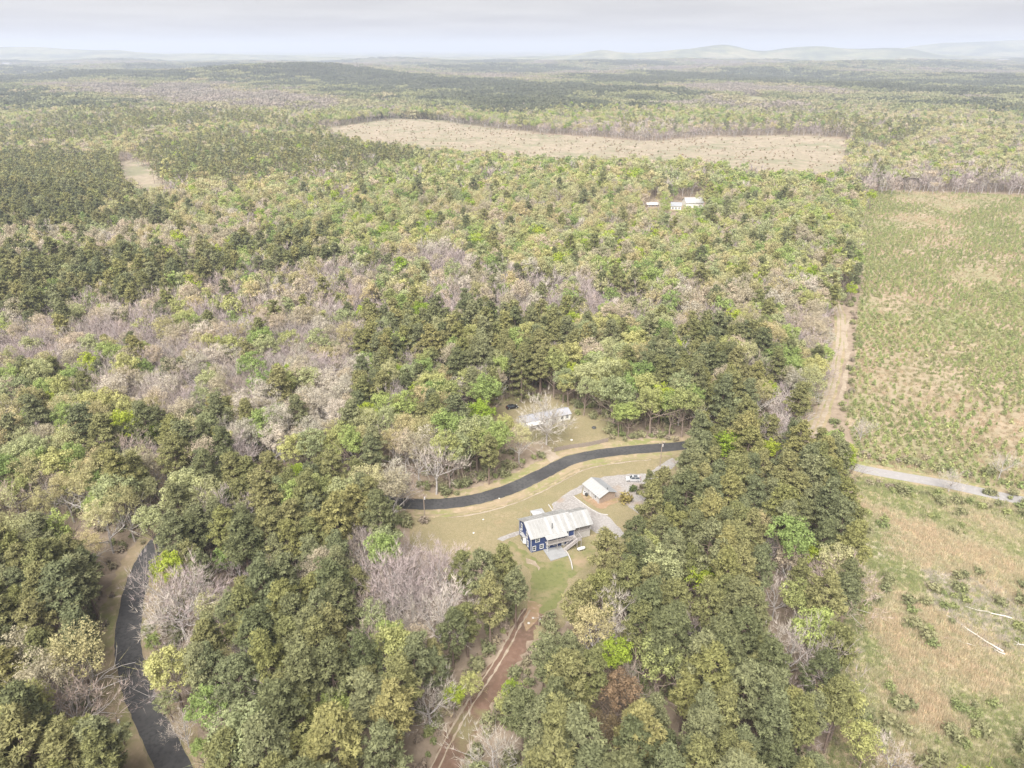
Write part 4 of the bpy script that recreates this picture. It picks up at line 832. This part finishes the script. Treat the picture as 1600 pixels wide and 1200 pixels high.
    railing((B0 + .1, -BD + .03, BZ + .05), (11.9, -BD + .03, BZ + .05), 56)
    m = MB(); m.prism([(-.05, 4.78), (-BD - .45, 4.5), (-BD - .45, 4.56), (-.05, 4.84)], 'x', 3.85, 10.3); aw = m.build('awning', 'metal_roof', h)
    for i in range(8): r_ = MB(); x = 3.95 + i * .89; r_.bar((x, -.07, 4.86), (x, -BD - .44, 4.58), .07, .05); r_.build('rib', 'metal_roof', aw)
    m = MB(); m.tube([(6.6, 1.0, 5.4), (6.6, 1.0, 7.2)], [.1, .1], 8); pip = m.build('flue_pipe', 'dark_metal', h); MB().tube([(6.6, 1.0, 7.24), (6.6, 1.0, 7.4)], [.19, .12], 8).build('cap', 'dark_metal', pip)
    # stairs run down along the wall towards the patio
    m = MB(); n = 14; sx0, sx1 = 12.6, 9.0
    for i in range(n):
        t = i / (n - 1); x = sx0 + (sx1 - sx0) * t; z = BZ - (BZ - .18) * t; m.box(x - .17, x + .17, -BD - 1.25, -BD - .15, z - .045, z)
    for y in (-BD - 1.3, -BD - .12): m.bar((sx0 + .2, y, BZ - .1), (sx1 - .1, y, .1), .06, .28)
    m.box(12.55, 13.9, -BD - 1.3, -BD - .08, BZ - .05, BZ + .03); m.build('stairs', 'deck_wood', h)
    for y in (-BD - 1.3, -BD - .12):
        r_ = MB(); r_.bar((sx0 + .1, y, BZ + .95), (sx1 - .1, y, 1.05), .09, .06)
        for i in range(15): t = i / 14; x = sx0 + (sx1 - sx0) * t; z = BZ - (BZ - .18) * t; r_.bar((x, y, z - .05), (x, y, z + .92), .055)
        r_.build('handrail', 'deck_wood', h)
    railing((12.6, -BD - 1.27, BZ + .03), (13.85, -BD - 1.27, BZ + .03), 7); railing((13.87, -BD - 1.25, BZ + .03), (13.87, -.1, BZ + .03), 9)
    for x, y in ((13.8, -BD - 1.2), (12.6, -BD - 1.2)): MB().box(x - .06, x + .06, y - .06, y + .06, .02, BZ - .05).build('post', 'deck_wood', h)
    # covered porch at the right end
    y0, y1 = .9, D - .9; PR = RG - .42; PE = E_ - .38
    MB().box(W + .02, W + PX, y0 + .2, y1 - .2, 0, BZ - .14).build('porch_base', 'block', h); MB().box(W + .02, W + PX + .1, y0, y1, BZ - .13, BZ + .02).build('porch_floor', 'deck_wood', h)
    roof_slope(h, 'porch_roof', y0 - .75, PE - .2, D / 2, PR, W + .12, W + PX + .4, 'metal_roof'); roof_slope(h, 'porch_roof', y1 + .75, PE - .2, D / 2, PR, W + .12, W + PX + .4, 'metal_roof')
    for x in (W + 2.0, W + PX - .1):
        for y in (y0 + .1, y1 - .2): MB().box(x, x + .14, y, y + .14, BZ + .02, PE - .12).build('post', 'white_paint', h)
    railing((W + .3, y0 + .12, BZ + .02), (W + PX, y0 + .12, BZ + .02), 26); railing((W + PX, y0 + .2, BZ + .02), (W + PX, y1 - .2, BZ + .02), 28)
    tri = MB(); tri.prism([(y0 - .3, PE - .05), (y1 + .3, PE - .05), (D / 2, PR - .06)], 'x', W + PX + .05, W + PX + .12); tri.build('gable', 'white_paint', h)
    # patio slab and low wall are things of their own
    p = MB(); p.prism([(3.7, -5.1), (9.0, -4.7), (8.9, -.05), (3.6, -.05)], 'z', .0, .12); o = p.build('patio', 'concrete'); o.location = h.location; o.rotation_euler = h.rotation_euler; tag(o, 'pale concrete patio slab in front of the blue house', 'patio')
    g = h.matrix_basis
    p = MB(); L = [(9.1, -2.9), (9.12, -4.6), (8.6, -7.5), (7.7, -10.3)]
    for a, b in zip(L[:-1], L[1:]): p.bar((*a, .22), (*b, .22), .28, .45)
    o = p.build('retaining_wall', 'block'); o.location = h.location; o.rotation_euler = h.rotation_euler; tag(o, 'low pale retaining wall running from the patio to the track', 'wall')
    return h
blue_house()
def outbuilding():
    c = at(939, 789.5); rz = R(30)
    h = empty('outbuilding', (c.x, c.y, .06), rz, 'low outbuilding with white metal gable roof beside the gravel yard', 'outbuilding')
    W, D, E_, RG = 6.0, 9.2, 2.35, 3.55     # x across the gable, y along the ridge
    m = MB(); m.prism([(0, 0), (W, 0), (W, E_), (W / 2, RG - .12), (0, E_)], 'y', 1.0, D); m.build('wall', 'grey_siding', h)
    m = MB(); m.prism([(.03, .0), (W - .03, .0), (W - .03, E_ - .02), (W / 2, RG - .16), (.03, E_ - .02)], 'y', .9, .99); gb = m.build('gable_wall', 'brown_siding', h)
    for i in range(13): b = MB(); x = .3 + i * .45; zt = E_ - .1 + (RG - E_ - .1) * (1 - abs(x - W / 2) / (W / 2)); b.box(x, x + .05, .87, .899, .02, zt); b.build('batten', 'brown_siding', gb)
    for sgn in (-1, 1):
        xe = W / 2 + sgn * (W / 2 + .4); m = MB(); m.prism([(W / 2, RG), (xe, E_ - .15), (xe, E_ - .06), (W / 2, RG + .1)] if sgn > 0 else [(xe, E_ - .15), (W / 2, RG), (W / 2, RG + .1), (xe, E_ - .06)], 'y', .35, D + .35)
        o = m.build('roof', 'metal_roof' if sgn < 0 else 'metal_roof_darker', h)  # right slope's shade is put into its colour: a darker copy of the metal
        rib = None
        for i in range(11):
            y = .4 + (D - .1) * i / 10
            if rib is None: r_ = MB(); r_.bar((W / 2, 0, RG + .13), (xe, 0, E_ - .03), .08, .06); q = r_.build('rib', 'metal_roof', o); q.location.y = y; rib = q.data
            else: obj('rib', rib, o, (0, y, 0))
    MB().prism([(W / 2 - .18, RG + .09), (W / 2, RG + .19), (W / 2 + .18, RG + .09)], 'y', .34, D + .36).build('ridge_cap', 'metal_roof', h)
    for y in (1.1, 3.8, 6.4): MB().box(-.33, -.2, y, y + .13, 0, E_ - .12).build('post', 'white_paint', h)
    d = MB().box(-.06, -.004, 5.0, 5.95, .05, 2.05).build('door', 'white_paint', h); MB().box(-.1, -.062, 5.1, 5.16, 1.0, 1.1).build('handle', 'dark_metal', d)
    window(h, 'x', 2.9, .9, .9, .95, 0.); MB().tube([(W / 2 + .35, 1.6, RG - .1), (W / 2 + .35, 1.6, RG + .75)], [.09, .09], 8).build('flue_pipe', 'dark_metal', h)
    for dx_, w_, nm, mt, lab, ct in ((-.95, .8, 'air_conditioner', 'white_paint', 'white air conditioning unit beside the low outbuilding', 'air conditioner'), (-2.0, .65, 'trash_bin', 'dark_metal', 'dark trash bin beside the low outbuilding', 'bin')):
        q = h.matrix_basis; e = empty(nm, (0, 0, 0), rz, lab, ct); v = Matrix.Rotation(rz, 4, 'Z') @ Vector((-.95, 7.2 + (dx_ + .95) * .9, 0)); e.location = (c.x + v.x, c.y + v.y, .06)
        b = MB(); b.prism([(-w_ / 2, -w_ / 2), (w_ / 2, -w_ / 2), (w_ / 2, w_ / 2), (-w_ / 2, w_ / 2)], 'z', 0, .95); b.build('body', mt, e); b = MB(); b.tube([(0, 0, .955), (0, 0, 1.02)], [w_ * .42, w_ * .36], 10); b.build('lid', 'dark_metal', e)
outbuilding()
def neighbour():
    a = at(820, 670); rz = R(23)
    h = empty('neighbour_house', (a.x, a.y, .03), rz, 'long low pale house with grey shingle roof behind the great bare tree', 'house')
    W, D, E_, RG = 18.6, 5.2, 2.5, 3.6
    m = MB(); m.prism([(0, 0), (D, 0), (D, E_), (D / 2, RG - .1), (0, E_)], 'x', 0, W); m.build('wall', 'pale_siding', h)
    roof_slope(h, 'roof', -.35, E_ - .15, D / 2, RG, -.3, W + .3, 'shingle', 9); roof_slope(h, 'roof', D + .35, E_ - .15, D / 2, RG, -.3, W + .3, 'shingle', 9)
    for u in (1.8, 4.6, 12.2, 15.0, 17.2): window(h, 'y', u, .95, .9, 1.05, 0.)
    d = MB().box(8.4, 9.3, -.06, -.004, .2, 2.2).build('door', 'white_paint', h); MB().box(9.15, 9.2, -.1, -.062, 1.1, 1.2).build('handle', 'dark_metal', d); MB().box(8.0, 9.7, -1.2, -.01, .0, .18).build('step', 'block', h)
    m = MB(); m.prism([(-2.6, 2.05), (-.02, 2.3), (-.02, 2.36), (-2.6, 2.11)], 'x', .2, 6.6); pr = m.build('porch_roof', 'pale_siding', h)
    for x in (.3, 3.3, 6.4): MB().box(x, x + .1, -2.5, -2.4, 0, 2.05).build('post', 'white_paint', h)
neighbour()
def far_building(px, py, W, D, E_, RG, rz, wallm, roofm, name, label, cat='house'):
    p = at(px, py); h = empty(name, (p.x, p.y, p.z - .2), R(rz), label, cat)
    m = MB(); m.prism([(0, 0), (D, 0), (D, E_), (D / 2, RG - .1), (0, E_)], 'x', -W / 2, W / 2); m.build('wall', wallm, h)
    roof_slope(h, 'roof', -.5, E_ - .2, D / 2, RG, -W / 2 - .4, W / 2 + .4, roofm, 9); roof_slope(h, 'roof', D + .5, E_ - .2, D / 2, RG, -W / 2 - .4, W / 2 + .4, roofm, 9)
    for u in (-.3, 0, .3): window(h, 'y', u * W, 1., 1.1, 1.3, 0.)
far_building(1085, 325, 15, 12, 4.5, 8, 4, 'pale_siding', 'metal_roof', 'white_roofed_house', 'white metal roofed house among the trees of the upper right wood')
far_building(1056, 328, 8.5, 8, 3.5, 5.8, -12, 'pale_siding', 'metal_roof_darker', 'white_roofed_barn', 'smaller white-roofed building left of the white metal roofed house', 'barn')
far_building(1020, 324, 10, 5, 2.6, 3.8, 6, 'brown_siding', 'grey_siding', 'open_shed', 'brown shed with grey roof left of the white roofs', 'shed')
sheet('clearing_soil', [(1012, 324), (1045, 322), (1096, 321), (1096, 327), (1060, 331), (1014, 331)], 'verge', .25, 12, 1.)
for px_, py_, W_, D_, Hh, lab in ((1525, 94, 300, 60, 5, 'long white warehouse near the horizon at right'), (10, 104, 60, 30, 16, 'small white building near the horizon at far left'), (1570, 97, 120, 40, 9, 'short white warehouse right of the long one near the horizon')):
    p = at(px_, py_); h = empty('warehouse', (p.x, p.y, p.z), 0, lab, 'warehouse'); MB().box(-W_ / 2, W_ / 2, 0, D_, -4, Hh + 8).build('wall', 'grey_siding', h); m = MB(); m.prism([(-1, Hh + 8.01), (D_ / 2, Hh + 12), (D_ + 1, Hh + 8.01)], 'x', -W_ / 2 - 1, W_ / 2 + 1); m.build('roof', 'metal_roof_darker', h)

# ------------------------------------------------------------------ vehicles and yard things
def car(px, py, rz, paint, label, sedan=False):
    p = at(px, py); c = empty('car', (p.x, p.y, .06), R(rz), label, 'car'); L, W = 4.65, 1.86
    prof = [(-L / 2, .42), (-L / 2 + .04, .78), (-L / 2 + .18, .98), (-L / 2 + .95 if sedan else -L / 2 + .3, 1.02), (1.05, 1.02), (L / 2 - .35, .86), (L / 2 - .05, .62), (L / 2, .38), (L / 2 - .2, .24), (-L / 2 + .2, .24)]
    m = MB(); n = len(prof)
    V = []
    for y, s in ((-W / 2, .96), (-W / 2 + .12, 1.), (W / 2 - .12, 1.), (W / 2, .96)): V += [(x * s, y, z if s == 1. else .03 + z * .96) for x, z in prof]
    F = [tuple(range(n))[::-1], tuple(range(3 * n, 4 * n))] + [(k * n + i, k * n + (i + 1) % n, (k + 1) * n + (i + 1) % n, (k + 1) * n + i) for k in range(3) for i in range(n)]
    m.add(V, F); m.build('body', paint, c)
    x0, x1, x2, x3 = (-1.75, -1.2, .35, 1.15) if sedan else (-2.12, -1.85, .3, 1.1); zt = 1.45 if sedan else 1.66
    lo = [(x0, -.84, 1.0), (x3, -.84, 1.0), (x3, .84, 1.0), (x0, .84, 1.0)]; hi = [(x1, -.68, zt), (x2, -.68, zt), (x2, .68, zt), (x1, .68, zt)]
    m = MB(); m.add(lo + hi, [(0, 3, 2, 1), (4, 5, 6, 7), (0, 1, 5, 4), (1, 2, 6, 5), (2, 3, 7, 6), (3, 0, 4, 7)]); m.build('glasshouse', 'glass', c)
    rf = MB(); rf.box(x1 - .05, x2 + .05, -.7, .7, zt + .004, zt + .05); rf.build('roof', paint, c)
    pl = MB()
    for y in (-1, 1):
        for a, b in (((x0, x1)), ((x3, x2)), ((-.55, -.55))): pl.bar((a, y * .85, 1.0), (b, y * .69, zt), .09, .06)
    pl.build('pillars', paint, c)
    for x in (-1.42, 1.45):
        for y in (-1, 1):
            t = MB(); t.tube([(x, y * .70, .34), (x, y * .94, .34)], [.34, .34], 14); w_ = t.build('wheel', 'rubber', c); t = MB(); t.tube([(x, y * .93, .34), (x, y * .955, .34)], [.22, .2], 10); t.build('rim', 'rim_metal', w_)
    for y in (-1, 1):
        MB().box(L / 2 - .3, L / 2 - .06, y * .72 - .16, y * .72 + .16, .68, .80).build('headlight', 'lamp_clear', c); MB().box(-L / 2 - .015, -L / 2 + .1, y * .74 - .12, y * .74 + .12, .72, .95).build('tail_light', 'lamp_red', c)
        MB().box(.75, .95, y * .93 - .1, y * .93 + .1, 1.0, 1.14).build('mirror', paint, c)
    if not sedan:
        for y in (-.6, .6): m = MB(); m.bar((x1 + .1, y, zt + .1), (x2 - .1, y, zt + .1), .04, .05); m.build('roof_rail', 'dark_metal', c)
        MB().box(-1.3, -.1, -.45, .45, zt + .052, zt + .06).build('sunroof', 'glass', c)
car(989, 751, 176, 'car_white', 'white SUV with dark sunroof parked on the gravel yard')
car(800, 638, 20, 'car_black', 'black car parked on the grass by the neighbouring house', True)
def fence():
    P = smoothline([at(*p) for p in ((866, 706), (890, 701), (920, 697), (950, 690))], 3)
    f = empty('wooden_fence', P[0], 0, 'weathered brown board fence between the road and the neighbouring yard', 'fence')
    for i, p in enumerate(P):
        q = p - P[0]; MB().box(q.x - .07, q.x + .07, q.y - .07, q.y + .07, -.02, 1.75).build('post', 'weathered_wood', f)
        if i + 1 < len(P):
            a = q; b = P[i + 1] - P[0]; m = MB(); d = b - a; k = max(3, int(d.length / .17)); rr = random.Random(i)
            for z in (.45, 1.3): m.bar(a + Vector((0, 0, z)), b + Vector((0, 0, z)), .05, .09)
            nn = Vector((d.y, -d.x, 0)).normalized() * .05
            for j in range(k): c = a + d * ((j + .5) / k) + nn; t = rr.uniform(1.5, 1.68); m.bar(c + Vector((0, 0, .05)), c + Vector((0, 0, t)), .145, .025)
            m.build('panel', 'weathered_wood', f)
fence()
def upole(px, py, h, label, rz=20):
    p = at(px, py); u = empty('utility_pole', p, R(rz), label, 'utility pole', None); MB().tube([(0, 0, 0), (0, 0, h)], [.17, .11], 8).build('pole', 'pole_wood', u)
    MB().box(-1.1, 1.1, .1, .2, h - .75, h - .62).build('crossarm', 'pole_wood', u)
    for x in (-.95, 0, .95): MB().tube([(x, .15, h - .62 if x else h), (x, .15 if x else 0, h - .42 if x else h + .2)], [.05, .04], 6).build('insulator', 'stone', u)
    MB().tube([(.3, -.05, h - 1.9), (.3, -.05, h - 1.1)], [.2, .2], 8).build('transformer', 'grey_siding', u)
upole(1031, 729, 9.5, 'utility pole at the far right corner of the lawn'); upole(664, 812, 9, 'utility pole between the left stand and the lawn'); upole(196, 1166, 8.5, 'utility pole on the grass left of the curved road'); upole(842, 978, 3.2, 'short dark post at the top of the red track')
def tank():
    p = at(908, 860); t = empty('propane_tank', (p.x, p.y, .05), R(22), 'white propane tank on the grass right of the patio', 'tank'); n = 9; pts = []; ra = []
    for i in range(n): a = -math.pi / 2 + math.pi * i / (n - 1); pts.append((math.sin(a) * .45 + (.75 if i > 4 else -.75 if i < 4 else 0), 0, .62)); ra.append(max(.03, .46 * math.cos(a)) if i != 4 else .46)
    MB().tube(pts, ra, 14).build('tank_body', 'white_paint', t, True); MB().tube([(0, 0, 1.04), (0, 0, 1.22)], [.16, .14], 10).build('valve_dome', 'white_paint', t)
    for x in (-.6, .6): MB().box(x - .08, x + .08, -.3, .3, 0, .22).build('foot', 'block', t)
tank()
def canopy():
    p = at(841, 812); t = empty('canopy_tent', (p.x, p.y, .04), R(20), 'white pyramid canopy tent behind the blue house', 'canopy'); s = 1.75
    for x in (-1, 1):
        for y in (-1, 1): MB().tube([(x * s, y * s, 0), (x * s, y * s, 2.1)], [.035, .035], 6).build('leg', 'white_paint', t)
    m = MB(); b = [(-s - .1, -s - .1), (s + .1, -s - .1), (s + .1, s + .1), (-s - .1, s + .1)]; V = [(x, y, 2.1) for x, y in b] + [(x, y, 2.35) for x, y in b] + [(x * .45, y * .45, 2.72) for x, y in b] + [(0, 0, 3.1)]
    F = [(i, (i + 1) % 4, 4 + (i + 1) % 4, 4 + i) for i in range(4)] + [(4 + i, 4 + (i + 1) % 4, 8 + (i + 1) % 4, 8 + i) for i in range(4)] + [(8 + i, 8 + (i + 1) % 4, 12) for i in range(4)]
    m.add(V, F); o = m.build('canopy_top', 'canvas', t); sm = o.modifiers.new('thickness', 'SOLIDIFY'); sm.thickness = .02
canopy()
def kerb(name, pts, label):
    P = smoothline([at(*p) for p in pts], 5); m = MB()
    for a, b in zip(P[:-1], P[1:]): m.bar(a + Vector((0, 0, .13)), b + Vector((0, 0, .13)), .26, .22)
    tag(m.build(name, 'block'), label, 'kerb')
kerb('stone_kerb', ((896, 776), (910, 787), (925, 797), (936, 803), (950, 805)), 'curved pale kerb between the outbuilding grass and the gravel'); kerb('stone_kerb', ((857, 789), (861, 795), (865, 801)), 'short pale kerb at the lawn end of the gravel yard')
def log(a, b, r, label):
    a = at(*a); b = at(*b); rr = random.Random(int(a.x)); n = 7; pts = [a.lerp(b, i / n) + Vector((rr.uniform(-.25, .25), rr.uniform(-.25, .25), r + .15 + rr.uniform(0, .15))) for i in range(n + 1)]
    m = MB(); m.tube(pts, [r * (1 - .7 * i / n) for i in range(n + 1)], 7)
    for i in (3, 4, 5): m.tube([pts[i], pts[i] + Vector((rr.uniform(-1.2, 1.2), rr.uniform(-1, 1), .5))], [r * .35, .02], 4)
    tag(m.build('fallen_log', 'log_wood', None, True), label, 'log')
log((1565, 1020), (1476, 962), .24, 'longest pale fallen log lying in the grassy field'); log((1580, 968), (1508, 950), .22, 'fallen log above the longest log in the grassy field'); log((1525, 1012), (1470, 996), .14, 'thin grey fallen branch left of the longest log'); log((1600, 1010), (1582, 1008), .2, 'short fallen log at the right edge of the field'); log((1568, 1024), (1545, 1012), .18, 'short log lying against the longest fallen log')
def rock(px, py, s, label, mt='stone', nm='rock', cat='rock'):
    p = at(px, py); b = bmesh.new(); bmesh.ops.create_icosphere(b, subdivisions=2, radius=s); rr = random.Random(px)
    for v in b.verts: v.co *= rr.uniform(.8, 1.15); v.co.z *= .6
    me = bpy.data.meshes.new(nm); b.to_mesh(me); b.free(); me.materials.append(MATS[mt]); tag(obj(nm, me, None, (p.x, p.y, p.z + s * .3)), label, cat)
rock(740, 833, .32, 'white stone on the lawn left of the blue house'); rock(755, 812, .28, 'white stone on the lawn below the road bend'); rock(893, 688, .5, 'white stone in the neighbouring yard near the fence'); rock(928, 669, .8, 'dark burnt heap at the edge of the neighbouring yard', 'dark_metal', 'burn_pile', 'heap')
rock(780, 779, .25, 'small stone on the lawn beside the road'); rock(833, 966, .3, 'pale stone beside the top of the red track'); rock(826, 974, .35, 'larger pale stone at the top of the red track')
def shrub(px, py, s, colr, label):
    p = at(px, py); r = bpy.data.objects.new('shrub', None); COL.objects.link(r); r.location = (p.x, p.y, .05); r.scale = (s, s, s); tag(r, label, 'shrub')
    for nm, me in (('stem', PROTO[('bush', 0, px % 3)][0] if PROTO[('bush', 0, px % 3)][0].vertices else None), ('foliage', PROTO[('bush', 0, px % 3)][1])):
        if me is None: continue
        o = bpy.data.objects.new(nm, me); COL.objects.link(o); o.parent = r; o.color = (*colr, 1)
shrub(980, 786, 2.2, (.27, .24, .09), 'yellowish shrub right of the low outbuilding'); shrub(990, 768, 1.5, (.10, .13, .05), 'round dark green shrub below the white SUV'); shrub(999, 772, 1.1, (.12, .12, .07), 'small dark shrub right of the round shrub'); shrub(1004, 764, 1.0, (.14, .13, .08), 'small shrub at the right edge of the gravel yard')

# ------------------------------------------------------------------ the hazy air
m, n, o = nodes('haze'); pv = N(n, 'ShaderNodeVolumePrincipled'); pv.inputs['Color'].default_value = (.63, .685, .84, 1); pv.inputs['Density'].default_value = 1.3e-4; pv.inputs['Anisotropy'].default_value = 0.15
n.links.new(pv.outputs[0], o.inputs['Volume']); MATS['haze'] = m
hz = MB().box(-46000, 46000, -46000, 46000, float(gz.min()) - 1.5, max(float(gz.max()), CAMH) + 25).build('haze', 'haze'); tag(hz, 'pale haze over the whole countryside', 'haze', kind='stuff')
